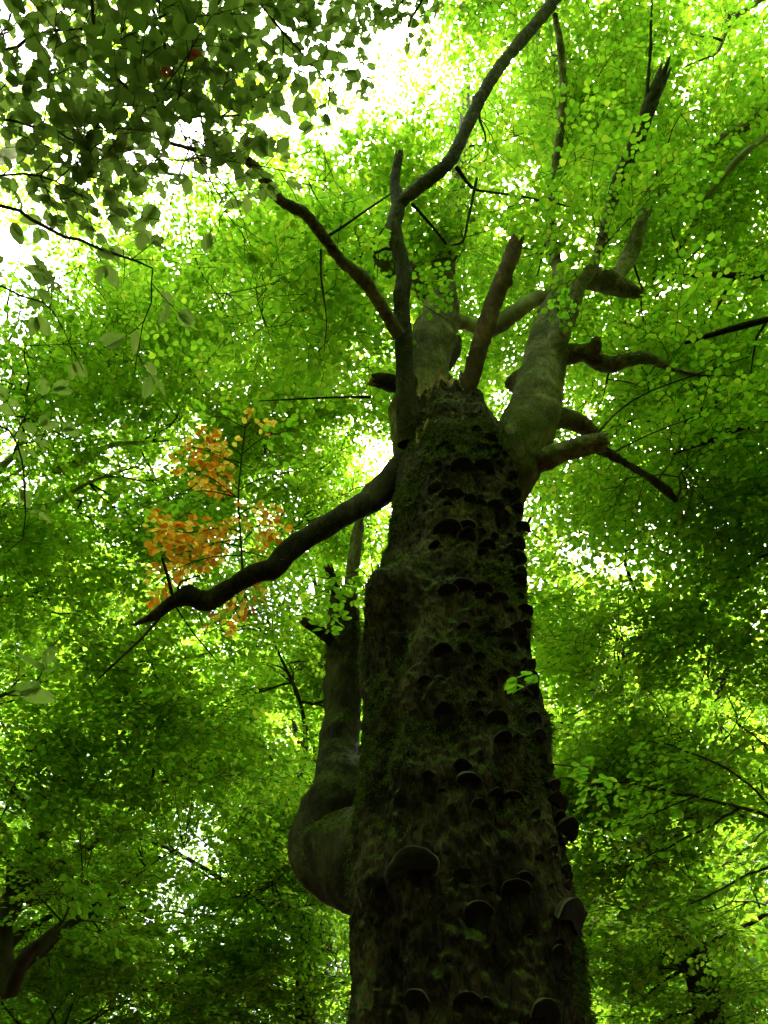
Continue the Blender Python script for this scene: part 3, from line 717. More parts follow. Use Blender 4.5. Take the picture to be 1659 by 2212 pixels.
old_limb([(868, 735, 13, 6.85), (852, 708, 14, 6.8), (835, 680, 13, 6.7), (790, 610, 14, 6.5), (735, 560, 12, 6.35), (690, 500, 11, 6.2), (660, 462, 13, 6.1), (610, 435, 11, 6.0), (578, 398, 12, 5.9), (545, 355, 11, 5.85), (505, 335, 8, 5.8), (430, 325, 6, 5.8), (370, 310, 4, 5.8), (335, 298, 3, 5.8)], M_limb, amp=0.14, freq=6,
         lumps=[(785, 595, 6.5, .05, .03), (690, 497, 6.2, .05, .02)], label='crooked branch reaching up to the left')
old_limb([(548, 360, 6, 5.85), (530, 330, 4, 5.8), (512, 305, 3, 5.75)], M_limb_dark, jag=0.03, nseg=8)
# dead red limb
old_limb([(985, 925, 20, 6.5), (997, 885, 20, 6.6), (1018, 815, 20, 6.8), (1043, 725, 19, 7.1), (1064, 660, 19, 7.35), (1088, 598, 18, 7.55), (1106, 550, 18, 7.75), (1115, 520, 15, 7.85)], M_dead, jag=0.16, amp=0.12, freq=5, fine=0.012,
         lumps=[(1105, 612, 7.5, .05, .03)], label='dead barkless reddish limb with a splintered end')
# big right-hand limb and its forks
old_limb([(1075, 1075, 58, 6.5), (1110, 990, 62, 6.6), (1135, 930, 60, 6.8), (1160, 870, 53, 7.2), (1174, 800, 47, 7.7), (1184, 730, 41, 8.2), (1196, 675, 30, 8.7), (1210, 630, 23, 9.1), (1212, 600, 18, 9.4), (1203, 570, 13, 9.7), (1191, 500, 10, 9.9), (1193, 420, 9, 10), (1214, 250, 9, 10.1), (1213, 120, 8, 10.1), (1198, 30, 6, 10)], M_limb, amp=0.10,
         lumps=[(1112, 828, 7.6, .11, .15), (1190, 1000, 6.9, .12, .06), (1170, 940, 6.8, .10, .06), (1120, 1010, 6.3, .12, .05), (1185, 890, 6.9, .08, .06), (1215, 760, 7.7, .09, .06), (1150, 860, 6.9, .06, -.03), (1140, 940, 6.5, .05, -.03), (1195, 700, 8.2, .06, .04)], label='stout pale grey limb leaning to the right')
old_limb([(1180, 850, 20, 7.35), (1190, 790, 24, 7.55), (1205, 735, 24, 7.75), (1233, 665, 19, 8.1), (1250, 620, 16, 8.3), (1273, 590, 13, 8.4), (1292, 545, 9, 8.5), (1312, 470, 10, 8.6), (1332, 405, 14, 8.7)], M_limb, amp=0.14, freq=4, lumps=[(1240, 640, 8.0, .06, .04)], label='branch crossing in front of the pale limb')
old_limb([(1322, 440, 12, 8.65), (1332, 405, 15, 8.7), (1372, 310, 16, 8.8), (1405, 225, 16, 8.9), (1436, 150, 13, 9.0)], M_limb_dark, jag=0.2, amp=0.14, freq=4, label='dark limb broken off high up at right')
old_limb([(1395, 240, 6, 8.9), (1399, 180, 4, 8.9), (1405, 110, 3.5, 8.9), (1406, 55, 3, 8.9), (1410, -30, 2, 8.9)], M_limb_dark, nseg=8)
old_limb([(1212, 622, 18, 9.1), (1240, 606, 19, 9.1), (1275, 602, 24, 9.1), (1310, 607, 27, 9.0), (1345, 622, 21, 8.9), (1372, 632, 14, 8.85), (1388, 636, 5, 8.8)], M_limb, jag=0.05, amp=0.15, freq=5, label='short thick stub with a blunt pointed end')
old_limb([(1325, 610, 15, 9.05), (1348, 575, 17, 9.3), (1362, 550, 18, 9.5), (1376, 512, 16, 9.6), (1392, 460, 12, 9.8), (1420, 380, 9, 10.8)], M_limb, amp=0.1)
old_limb([(1200, 765, 26, 7.9), (1232, 765, 24, 7.9), (1262, 764, 20, 7.9), (1290, 780, 19, 7.85), (1320, 788, 17, 7.8), (1355, 778, 15, 7.8), (1390, 772, 13, 7.9), (1420, 782, 9, 8.0), (1460, 800, 6, 8.2), (1530, 812, 4, 8.6)], M_limb, amp=0.16, freq=5,
         lumps=[(1280, 742, 7.9, .07, .06)])
old_limb([(1125, 1000, 34, 6.5), (1180, 990, 28, 6.5), (1215, 976, 24, 6.5), (1250, 966, 23, 6.5), (1285, 957, 22, 6.5), (1308, 955, 20, 6.5)], M_limb, jag=0.07, amp=0.14, freq=4, lumps=[(1190, 1012, 6.3, .07, .07)], label='lower right limb broken off short')
old_limb([(1290, 965, 14, 6.6), (1320, 982, 11, 6.7), (1350, 1000, 8, 6.9), (1400, 1030, 8, 7.3), (1440, 1060, 11, 7.6), (1460, 1082, 6, 7.7)], M_limb_dark, jag=0.06, amp=0.2, freq=6)
old_limb([(1190, 905, 24, 7.1), (1225, 905, 23, 7.2), (1255, 918, 20, 7.3), (1285, 938, 15, 7.4)], M_limb, jag=0.05, amp=0.15, freq=5)
# low left limb
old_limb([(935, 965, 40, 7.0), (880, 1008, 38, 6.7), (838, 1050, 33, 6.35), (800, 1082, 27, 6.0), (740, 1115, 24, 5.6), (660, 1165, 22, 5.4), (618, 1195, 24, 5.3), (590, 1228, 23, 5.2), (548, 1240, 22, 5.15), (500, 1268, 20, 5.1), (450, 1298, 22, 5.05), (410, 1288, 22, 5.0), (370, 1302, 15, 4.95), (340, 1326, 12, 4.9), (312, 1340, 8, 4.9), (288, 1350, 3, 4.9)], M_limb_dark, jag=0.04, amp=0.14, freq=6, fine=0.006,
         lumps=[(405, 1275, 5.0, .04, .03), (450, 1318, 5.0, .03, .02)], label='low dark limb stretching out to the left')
for sp in ([(372, 1285, 4, 4.95), (362, 1245, 4, 4.95), (350, 1205, 3, 4.95)], [(385, 1278, 3, 4.97), (390, 1258, 2.5, 4.97), (432, 1243, 2, 5)], [(345, 1335, 3.5, 4.9), (300, 1385, 3, 4.85), (235, 1445, 2.2, 4.8), (200, 1480, 1.5, 4.8)], [(372, 1300, 2, 4.95), (420, 1370, 1.6, 4.95), (470, 1430, 1.3, 4.9)],
           [(705, 512, 4, 6.25), (740, 490, 3, 6.3), (790, 455, 2.5, 6.4), (845, 418, 2, 6.6)], [(693, 540, 3, 6.25), (694, 600, 2.4, 6.1), (705, 690, 1.8, 6.0), (700, 760, 1.2, 5.9)], [(890, 440, 4, 7.85), (930, 485, 3.5, 7.8), (965, 528, 3, 7.8)],
           [(985, 360, 5, 8.1), (1020, 405, 3.5, 8.2), (1060, 415, 3, 8.4), (1130, 425, 2.5, 8.7), (1250, 450, 2, 9)], [(1030, 385, 3.5, 8.2), (1012, 470, 3.2, 8.0), (1000, 520, 2.8, 7.9), (975, 530, 2, 7.9)], [(800, 858, 3.5, 7.2), (740, 858, 2.5, 7.0), (640, 862, 2, 6.9), (560, 866, 1.2, 6.8)],
           [(1288, 938, 3, 6.6), (1340, 885, 2.2, 6.8), (1400, 848, 1.8, 7), (1500, 810, 1.4, 7.3), (1620, 770, 1, 7.6)], [(1310, 985, 2.2, 6.7), (1400, 940, 1.6, 6.9), (1500, 900, 1.2, 7.2)]):
    old_limb(sp, M_limb_dark, name='twig', nseg=6, amp=0.1, fine=0)
# elbow limb at lower left
ELBOW = old_limb([(900, 1840, 120, 4.45), (815, 1850, 112, 4.55), (752, 1850, 104, 4.7), (715, 1815, 90, 4.85), (724, 1760, 80, 4.92), (736, 1705, 62, 5.05), (732, 1640, 46, 5.3), (738, 1560, 41, 5.6), (741, 1480, 40, 5.85), (743, 1400, 37, 6.1), (742, 1340, 34, 6.3), (742, 1300, 30, 6.45)], M_elbow, jag=0.14, amp=0.10, fine=0.016, freq=4.5, nseg=90, step=0.016, lumps=[(700, 1690, 4.9, .08, .03), (660, 1790, 4.6, .10, .03), (690, 1920, 4.5, .08, -.025), (740, 1690, 4.8, .06, .03), (725, 1560, 5.4, .07, .025), (745, 1440, 5.8, .06, .02), (715, 1800, 4.5, .09, .025), (640, 1860, 4.7, .07, .02)],
         label='thick elbow-shaped limb turning upward beside the trunk, snapped off')
old_limb([(752, 1300, 15, 6.55), (762, 1225, 14, 6.8), (771, 1160, 13, 7.1), (780, 1115, 8, 7.3)], M_limb, jag=.08, amp=.15, skel=False)
old_limb([(1272, 770, 17, 7.8), (1284, 750, 16, 7.75), (1291, 733, 12, 7.7)], M_limb, jag=.04, amp=.15, skel=False)
old_limb([(735, 1300, 12, 6.4), (718, 1250, 10, 6.4), (708, 1222, 7, 6.4)], M_limb_dark, jag=.05, amp=.2, skel=False)
old_limb([(728, 1400, 12, 6.1), (702, 1372, 13, 6.0), (675, 1352, 12, 5.95), (660, 1345, 9, 5.9)], M_limb_dark, jag=0.06, amp=0.2, skel=False)
moss(ELBOW, 9000, 0.03, 6, .25)
# splinters of raw wood on the broken top
def splinters():
    mb = MB(); g = np.random.default_rng(3)
    for x, y, w, h in [(910, 945, 11, 75), (899, 960, 8, 50), (955, 905, 12, 52), (978, 902, 10, 44), (1000, 912, 10, 42), (930, 908, 10, 60), (1020, 925, 9, 44), (888, 975, 8, 34), (915, 915, 12, 60)]:
        p, n = trunk_hit(x, y)
        if p is None: continue
        z = (p - CAM) @ FW; ww = w * z / F; hh = h * z / F
        ax = nrm(np.array((0, 0, 1.0)) + g.normal(0, 0.15, 3)); sd = nrm(np.cross(n, ax)); nn = np.cross(ax, sd)
        b = p - n * 0.03
        v = [b - sd * ww - nn * ww * .5, b + sd * ww - nn * ww * .5, b + nn * ww * .9, b + ax * hh * .6 - sd * ww * .7, b + ax * hh * .7 + sd * ww * .6, b + ax * hh * .6 + nn * ww * .6, b + ax * hh + sd * ww * g.uniform(-.6, .6)]
        mb.add(v, [(0, 1, 4, 3), (1, 2, 5, 4), (2, 0, 3, 5)]); base = mb.n - 7
        f = np.array(((3, 4, 6), (4, 5, 6), (5, 3, 6))) + base
        mb.loops.append(f.ravel()); mb.tot.append(np.full(3, 3)); mb.mi.append(np.zeros(3))
    o = mb.build('splinters', M_torn, TRUNK); o['kind'] = 'stuff'
splinters()

# ------------------------------------------------------------------ single leaves (near enough to pick apart)
def leaf_mesh(seed, mats, holes=0.0, width=0.66):
    g = np.random.default_rng(seed); nu, nw = 9, 6
    u = np.linspace(0, 1, nu + 1); v = []
    for i, t in enumerate(u):
        w = width / 2 * (math.sin(math.pi * min(1, t ** 0.82)) ** 0.72 if 0 < t < 1 else 0.0) * (1 + (0.05 if i % 2 else -0.03))
        for k in range(nw + 1):
            s = (k / nw - 0.5) * 2
            v.append((t, s * w, 0.05 * abs(s) * (1 if i % 2 else 0.6) - 0.10 * t * t + 0.10 * abs(s) * w + g.normal(0, 0.006)))
    v = np.array(v); q = []
    for i in range(nu):
        for k in range(nw):
            if holes and 0 < i < nu - 1 and g.random() < holes * (0.4 if k in (2, 3) else 1): continue
            a = i * (nw + 1) + k; q.append((a, a + nw + 1, a + nw + 2, a + 1))
    jit = g.normal(0, 0.012 if holes else 0.004, v.shape); jit[:nw + 1] = 0; v = v + jit
    mb = MB(); mb.add(v, q)
    p = mb.mesh('leaf', mats, True); return p, v, np.array(q)

def single_leaves(root, frames_, variants, mats_mass, limit=300, mass_name='foliage', name='leaf'):
    """the leaves that show largest as objects of their own, the rest joined"""
    if not frames_: return
    sz = []
    for M, s in frames_:
        x, y, z = toward(M[:, 3]); ins = (-40 < x[0] < 1700) and (-40 < y[0] < 2250) and z[0] > .3
        sz.append(s / max(z[0], .3) if ins else 0)
    order = np.argsort(-np.array(sz)); mb = MB()
    for k, i in enumerate(order):
        M, s = frames_[i]; me, v, q = variants[i % len(variants)]
        if k < limit and sz[i] > 0:
            o = bpy.data.objects.new(name, me); C.objects.link(o)
            o.rotation_euler = Matrix(M[:, :3].tolist()).to_euler(); o.scale = (s, s, s); o.location = M[:, 3]; attach(o, root)
        else:
            mb.add((M[:, :3] @ (v * s).T).T + M[:, 3], q)
    if mb.n: mb.build(mass_name, mats_mass, root, kind='stuff')

def leaf_frame(p, d, g, size, tilt=0.3):
    x = nrm(np.asarray(d) + g.normal(0, 0.12, 3)); up = nrm(np.array((0, 0, 1.0)) + g.normal(0, tilt, 3))
    y = nrm(np.cross(up, x)); z = np.cross(x, y)
    return np.c_[x, y, z, p], size

def along(Q, q, g, out, mb, side=(0.08, 0.22), gap=0.07, leaf=(0.055, 0.085), own=True, tilt=0.3, start=0.0, spread=(0.5, 1.0), keep=None, mat=0):
    """alternate side shoots with leaves along a twig"""
    L = np.r_[0, np.cumsum(np.linalg.norm(np.diff(Q, axis=0), axis=1))]; n = int(L[-1] / gap)
    for i in range(n + 1):
        s = (i + 0.5) / (n + 1)
        if s < start: continue
        s *= L[-1]; p = np.array([np.interp(s, L, Q[:, k]) for k in range(3)]); j = min(len(Q) - 2, int(np.searchsorted(L, s, 'right')) - 1)
        d = nrm((Q[j + 1] - Q[j]) * (1, 1, 0.4)); a = (1 if i % 2 else -1) * g.uniform(*spread); c, sn = math.cos(a), math.sin(a)
        d2 = nrm(np.array((d[0] * c - d[1] * sn, d[0] * sn + d[1] * c, d[2] * .5 - .08)) + g.normal(0, .1, 3))
        ln = g.uniform(*side); k = max(1, int(ln / 0.036)); P = [p]; dd = d2
        for t in range(k):
            dd = nrm(dd + g.normal(0, .10, 3)); P.append(P[-1] + dd * ln / k)
            b = (1 if t % 2 else -1) * g.uniform(.6, 1.1); cb, sb = math.cos(b), math.sin(b)
            ld = np.array((dd[0] * cb - dd[1] * sb, dd[0] * sb + dd[1] * cb, dd[2] - .15))
            if keep is None or keep(P[-1]): out.append(leaf_frame(P[-1], ld, g, g.uniform(*leaf), tilt))
        if keep is None or keep(P[-1]): out.append(leaf_frame(P[-1], dd, g, g.uniform(*leaf), tilt))
        add_tube(mb, np.array(P), np.linspace(.0018, .0009, len(P)), nseg=4, step=.03, cap=False, m=mat)

NEAR = [leaf_mesh(500 + k, M_leaf_near, holes=(0.0, 0.06, 0.14, 0.02, 0.10, 0.20, 0.04, 0.12)[k], width=0.54 + 0.03 * (k % 4)) for k in range(8)]
MID = [leaf_mesh(600 + k, M_leaf_mid, holes=0, width=0.62 + 0.04 * k) for k in range(4)]
ORG = [leaf_mesh(700 + k, M_orange, holes=0, width=0.64 + 0.04 * k) for k in range(4)]
RED = leaf_mesh(801, M_leaf_red, 0.05)

def bough(label, base, twigs, seed, leaf=(0.055, 0.085), variants=NEAR, mass=M_leaf_near_i, gap=0.07, side=(0.08, 0.22), extra=0, keep=None, tilt=0.3, name='beech_bough', cat='branch', group=None, start=0.0, limit=300):
    g = np.random.default_rng(seed); root = thing(name, label, cat, tuple(base), group); out = []; stems = []
    for sp in twigs:
        Q = np.array([at(x, y, d) for x, y, h, d in sp]); q = np.array([h * d / F for x, y, h, d in sp])
        Q, q = smooth_poly(Q, q, 0.05); Q[1:-1] += g.normal(0, .004, (len(Q) - 2, 3)); stems.append((Q, q))
    mb2 = MB()
    for k, (Q, q) in enumerate(stems):
        mb = MB(); add_tube(mb, Q, q, nseg=7, step=.05, amp=.15, freq=20, seed=k); mb.build('stem', M_twig, root, smooth=True)
        along(Q, q, g, out, mb2, side, gap, leaf, keep=keep, tilt=tilt, start=start)
    for e in range(extra):
        Q, q = stems[g.integers(len(stems))]; j = g.integers(len(Q) - 1); d = nrm(Q[j + 1] - Q[j]); a = g.choice((-1, 1)) * g.uniform(.5, 1.3); c, s = math.cos(a), math.sin(a)
        d = nrm(np.array((d[0] * c - d[1] * s, d[0] * s + d[1] * c, d[2] * .4)) + g.normal(0, .1, 3)); ln = g.uniform(.2, .5)
        u = np.linspace(0, 1, 9)[:, None]; E = Q[j] + d * ln * u + np.array((0, 0, -.10 * ln)) * u * u + g.normal(0, .006, (9, 3)) * u
        add_tube(mb2, E, np.linspace(.0028, .0012, 9), nseg=5, step=.05, cap=False); along(E, None, g, out, mb2, (side[0] * .6, side[1] * .7), gap, leaf, keep=keep, tilt=tilt)
    mb2.build('twigs', M_twig, root, kind='stuff')
    single_leaves(root, out, variants, mass, limit)
    return root, len(out)

def xy_keep(f):
    def k(p):
        x, y, z = toward(p); return f(x[0], y[0])
    return k

# ------------------------------------------------------------------ boughs hanging close overhead at upper left
def up_left(x, y):
    if x > 360 and y > 250 and math.sin(x * 1.7 + y * 2.3) > -.25: return False
    edge = 560 - 0.20 * x + 40 * math.sin(x * .03)
    return y < edge and (x < 640 or (y < 300 - (x - 640) * .7 and x < 790))
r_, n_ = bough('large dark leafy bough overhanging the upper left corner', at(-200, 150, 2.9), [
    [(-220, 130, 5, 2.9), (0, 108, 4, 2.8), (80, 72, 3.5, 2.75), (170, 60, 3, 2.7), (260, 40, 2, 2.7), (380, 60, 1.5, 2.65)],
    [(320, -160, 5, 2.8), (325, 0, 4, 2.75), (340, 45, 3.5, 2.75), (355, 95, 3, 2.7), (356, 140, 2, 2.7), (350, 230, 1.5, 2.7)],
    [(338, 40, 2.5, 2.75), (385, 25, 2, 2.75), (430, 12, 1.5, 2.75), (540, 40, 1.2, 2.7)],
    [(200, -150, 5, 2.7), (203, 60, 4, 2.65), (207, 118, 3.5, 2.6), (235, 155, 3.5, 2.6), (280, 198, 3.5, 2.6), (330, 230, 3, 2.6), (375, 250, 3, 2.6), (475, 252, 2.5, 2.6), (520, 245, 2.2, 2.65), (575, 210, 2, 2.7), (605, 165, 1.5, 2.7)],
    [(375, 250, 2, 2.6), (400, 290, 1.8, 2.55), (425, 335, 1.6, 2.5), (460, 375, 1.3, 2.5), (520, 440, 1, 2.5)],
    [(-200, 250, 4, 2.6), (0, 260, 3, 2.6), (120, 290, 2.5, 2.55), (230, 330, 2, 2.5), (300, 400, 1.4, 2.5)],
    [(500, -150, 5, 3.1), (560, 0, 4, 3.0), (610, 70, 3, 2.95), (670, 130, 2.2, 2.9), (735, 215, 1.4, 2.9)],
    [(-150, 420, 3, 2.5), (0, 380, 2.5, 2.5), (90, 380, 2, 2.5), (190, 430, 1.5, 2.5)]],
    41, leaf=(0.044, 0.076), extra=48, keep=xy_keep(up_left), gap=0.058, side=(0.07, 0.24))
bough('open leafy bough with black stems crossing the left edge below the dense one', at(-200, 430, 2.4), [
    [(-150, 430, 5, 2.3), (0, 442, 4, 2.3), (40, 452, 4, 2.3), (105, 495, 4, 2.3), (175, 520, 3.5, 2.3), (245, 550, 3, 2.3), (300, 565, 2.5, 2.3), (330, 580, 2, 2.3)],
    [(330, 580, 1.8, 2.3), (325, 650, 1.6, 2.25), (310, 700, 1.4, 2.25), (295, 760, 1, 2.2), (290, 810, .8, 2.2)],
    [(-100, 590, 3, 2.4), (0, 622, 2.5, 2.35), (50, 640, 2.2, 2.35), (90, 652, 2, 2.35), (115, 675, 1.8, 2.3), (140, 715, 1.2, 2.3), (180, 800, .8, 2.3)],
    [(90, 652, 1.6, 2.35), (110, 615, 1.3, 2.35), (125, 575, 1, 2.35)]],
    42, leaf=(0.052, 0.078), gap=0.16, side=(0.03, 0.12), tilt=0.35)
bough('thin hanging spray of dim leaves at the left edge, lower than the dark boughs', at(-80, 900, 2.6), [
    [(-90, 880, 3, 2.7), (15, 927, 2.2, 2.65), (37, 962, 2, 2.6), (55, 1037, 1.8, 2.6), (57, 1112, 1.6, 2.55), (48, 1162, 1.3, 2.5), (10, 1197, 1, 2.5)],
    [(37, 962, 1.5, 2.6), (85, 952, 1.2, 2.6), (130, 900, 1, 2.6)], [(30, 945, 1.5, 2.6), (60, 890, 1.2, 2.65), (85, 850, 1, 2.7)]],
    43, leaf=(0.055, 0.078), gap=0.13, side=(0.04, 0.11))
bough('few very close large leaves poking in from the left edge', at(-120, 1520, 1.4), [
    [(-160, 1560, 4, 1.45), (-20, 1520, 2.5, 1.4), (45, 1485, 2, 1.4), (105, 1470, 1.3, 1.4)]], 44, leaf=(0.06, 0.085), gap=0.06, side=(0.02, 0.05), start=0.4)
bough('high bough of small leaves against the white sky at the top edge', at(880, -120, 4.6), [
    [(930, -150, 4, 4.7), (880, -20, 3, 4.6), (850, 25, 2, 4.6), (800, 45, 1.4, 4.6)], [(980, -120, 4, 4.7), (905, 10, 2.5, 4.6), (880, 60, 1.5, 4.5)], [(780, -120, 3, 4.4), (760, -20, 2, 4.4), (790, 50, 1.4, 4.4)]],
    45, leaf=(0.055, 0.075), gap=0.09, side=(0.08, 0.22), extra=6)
def red_leaves():
    g = np.random.default_rng(2)
    for x, y in ((400, 118), (408, 110), (345, 152)):
        M, s = leaf_frame(at(x, y, 2.5), (1, .3, 0), g, 0.05, .4)
        o = bpy.data.objects.new('leaf', RED[0]); C.objects.link(o); o.rotation_euler = Matrix(M[:, :3].tolist()).to_euler(); o.scale = (s,) * 3; o.location = M[:, 3]
        attach(o, r_); o['label'] = 'withered red leaf'
red_leaves()

# ------------------------------------------------------------------ autumn shoot on the low left limb
def autumn_shoot():
    g = np.random.default_rng(77); out = []; mb = MB()
    main = np.array([at(*q) for q in ((524, 1236, 5.15), (520, 1162, 5.3), (515, 1077, 5.45), (522, 987, 5.65), (530, 922, 5.8), (535, 888, 5.9))])
    Q, q = smooth_poly(main, np.array((2.6, 2.3, 2, 1.8, 1.4, 1)) * 5.4 / F, .06); add_tube(mb, Q, q, nseg=6, step=.06, amp=.1, seed=3)
    tw = [[(514, 1077, 5.45), (475, 1045, 5.4), (445, 1027, 5.4), (412, 1007, 5.35), (393, 985, 5.3)], [(520, 1000, 5.6), (470, 985, 5.55), (440, 960, 5.5)], [(522, 985, 5.65), (500, 965, 5.6), (450, 950, 5.5)], [(516, 1060, 5.5), (480, 1020, 5.5), (470, 1000, 5.5)], [(530, 925, 5.8), (545, 905, 5.8), (560, 915, 5.8)], [(519, 1150, 5.3), (480, 1140, 5.2), (410, 1150, 5.15), (350, 1145, 5.1), (330, 1150, 5.1)],
          [(521, 1200, 5.2), (460, 1203, 5.15), (390, 1225, 5.1), (335, 1265, 5.05)], [(521, 1172, 5.25), (560, 1135, 5.3), (595, 1140, 5.35)], [(517, 1110, 5.4), (550, 1095, 5.4), (580, 1120, 5.4)], [(521, 1190, 5.2), (545, 1195, 5.2), (575, 1205, 5.25)],
          [(518, 1165, 5.27), (480, 1170, 5.2), (430, 1185, 5.2), (380, 1200, 5.15)], [(519, 1180, 5.3), (450, 1165, 5.3), (400, 1140, 5.3), (345, 1130, 5.3)], [(524, 1225, 5.2), (530, 1280, 5.1), (515, 1310, 5.05), (490, 1345, 5)]]
    for t in tw:
        T = np.array([at(*p) for p in t]); T, tq = smooth_poly(T, np.linspace(1.5, .7, len(T)) * 5.3 / F, .05); add_tube(mb, T, tq, nseg=5, step=.05, cap=False)
        along(T, None, g, out, mb, (.06, .18), .034, (.046, .068), tilt=.5, start=.06, mat=0)
    o = mb.build('autumn_shoot', M_twig, OLD); o['label'] = 'upright shoot with orange autumn leaves'
    single_leaves(o, out, ORG, M_orange, 300)
    return out
autumn_shoot()
# green upper part of the same shoot and other near green sprays of the old tree, leaf by leaf
def green_shoot(paths, seed, gap=.10, side=(.05, .14), leaf=(.058, .08), name='leafy_shoot'):
    g = np.random.default_rng(seed); out = []; mb = MB()
    for t in paths:
        T = np.array([at(*p) for p in t]); T, tq = smooth_poly(T, np.linspace(.005, .0018, len(T)), .06); add_tube(mb, T, tq, nseg=5, step=.06, cap=False)
        along(T, None, g, out, mb, side, gap, leaf, tilt=.3, start=.2)
    o = mb.build(name, M_twig, OLD); single_leaves(o, out, MID, M_leaf, 300)
green_shoot([[(524, 980, 5.65), (570, 945, 5.65), (630, 930, 5.6)], [(515, 1060, 5.5), (560, 1035, 5.5), (640, 1015, 5.4), (700, 985, 5.4)], [(520, 1010, 5.6), (450, 975, 5.5), (380, 960, 5.4)], [(516, 1075, 5.45), (440, 1060, 5.35), (360, 1075, 5.3), (300, 1100, 5.2)], [(530, 925, 5.8), (480, 900, 5.7), (440, 905, 5.6)]], 81)
green_shoot([[(1215, 700, 6.9), (1205, 672, 6.7), (1205, 652, 6.6)], [(1235, 690, 6.8), (1222, 660, 6.6), (1228, 648, 6.6)], [(1180, 695, 6.8), (1195, 680, 6.7), (1190, 670, 6.7)]], 82, gap=.06, side=(.03, .09))
green_shoot([[(965, 690, 7.9), (915, 660, 7.6), (895, 650, 7.5)], [(990, 620, 8), (960, 635, 7.8), (930, 620, 7.6)], [(905, 640, 7.6), (925, 605, 7.6), (975, 590, 7.6)], [(1000, 640, 7.8), (975, 655, 7.7)]], 83, gap=.08, side=(.05, .14))
green_shoot([[(690, 1385, 5.6), (715, 1345, 5.4), (722, 1325, 5.4)], [(690, 1280, 5.9), (740, 1265, 5.8), (775, 1275, 5.8)], [(660, 1240, 5.9), (720, 1250, 5.8), (790, 1240, 5.7)], [(640, 1330, 5.8), (690, 1320, 5.7)], [(800, 1265, 5.9), (760, 1290, 5.8), (715, 1300, 5.8)], [(660, 1300, 5.8), (700, 1285, 5.8), (740, 1290, 5.8)], [(780, 1230, 6), (745, 1240, 6), (700, 1262, 6)]], 84, gap=.07, side=(.05, .14))
green_shoot([[(1150, 1500, 4.0), (1128, 1475, 3.55), (1118, 1468, 3.4)]], 85, gap=.09, side=(.015, .05))
green_shoot([[(1188, 1690, 4.4), (1215, 1680, 4.3), (1250, 1690, 4.2)], [(1185, 1650, 4.5), (1230, 1655, 4.4), (1290, 1670, 4.3)]], 86, gap=.09, side=(.05, .12))

# foliage of the old tree
def old_foliage():
    g = np.random.default_rng(91); crown, twigs = Sprays(), MB()
    cl = [(at(1150, 180, 12.5), (2.2, 2.6, 1.6), 60), (at(1020, 560, 11.5), (1.8, 1.8, 1.4), 40), (at(1330, 420, 11.5), (2.0, 2.2, 1.6), 60), (at(1490, 470, 11.4), (1.6, 1.8, 1.2), 40), (at(1480, 820, 10.2), (1.4, 1.5, 1.0), 34),
          (at(1420, 950, 8.2), (1.2, 1.4, .8), 22), (at(1080, 440, 9.5), (1.0, 1.2, .7), 16), (at(620, 640, 8.2), (1.3, 1.4, .9), 24), (at(740, 480, 9.5), (1.2, 1.2, .9), 18), (at(560, 500, 7.6), (1.2, 1.2, .7), 16), (at(1250, 60, 11), (1.6, 1.8, 1.0), 26), (at(1245, 480, 12), (1.2, 1.2, .9), 34), (at(985, 480, 9.6), (.8, .8, .6), 18), (at(1200, 380, 9.5), (.6, .6, .6), 12), (at(1330, 440, 8.2), (.4, .4, .3), 6)]
    for c, rad, n in cl:
        for t in in_ellipsoid(int(n * .25) + 2, c, np.array(rad) * .8, g, .2):
            Q, q = OLDSK.branch(t, g, 0.008, k=.010, tip=.005, up=.1); add_tube(twigs, Q, q, nseg=5, step=.2, cap=False); OLDSK.add(Q, np.maximum(q, .0082))
        T = in_ellipsoid(int(n * DENS), c, rad, g); leafy(OLDSK, T[fbm(T * .7, 5, 2) > -.15], crown, twigs, g, rmin=.008)
    twigs.build('twigs', M_twig, OLD, kind='stuff'); crown.build('crown', parent=OLD, kind='stuff')
old_foliage()

# ------------------------------------------------------------------ other beeches around
def cw(x, y, d): return tuple(at(x, y, d))
grow_tree('grey trunk rising at the bottom right corner, its leafy crown covering the right side', (4.45, 11.5), 0.31, 15.5,
          [(cw(1430, 1500, 9.6), (2.0, 1.8, 1.3), 52), (cw(1560, 1250, 10.2), (2.0, 2.0, 1.6), 40), (cw(1330, 1250, 10.6), (1.9, 1.8, 1.4), 36), (cw(1480, 1800, 9.0), (2.0, 1.6, 1.0), 62), (cw(1300, 1750, 10.5), (1.6, 1.6, 1.2), 48), (cw(1560, 2080, 10.5), (1.8, 1.6, 1.0), 54), (cw(1360, 2080, 11), (1.6, 1.6, 1.1), 50)], 201, density=1.5, n_limbs=9, bark=M_limb_dark, lean=(-.4, .3),
          px_limbs=[[(1475, 2095, 9, 10.3), (1530, 2040, 7, 9.9), (1590, 2012, 5, 9.6), (1680, 1960, 4, 9.2)], [(1410, 1790, 22, 11), (1392, 1840, 18, 10.8), (1420, 1905, 6, 10.8)]], low=.55)
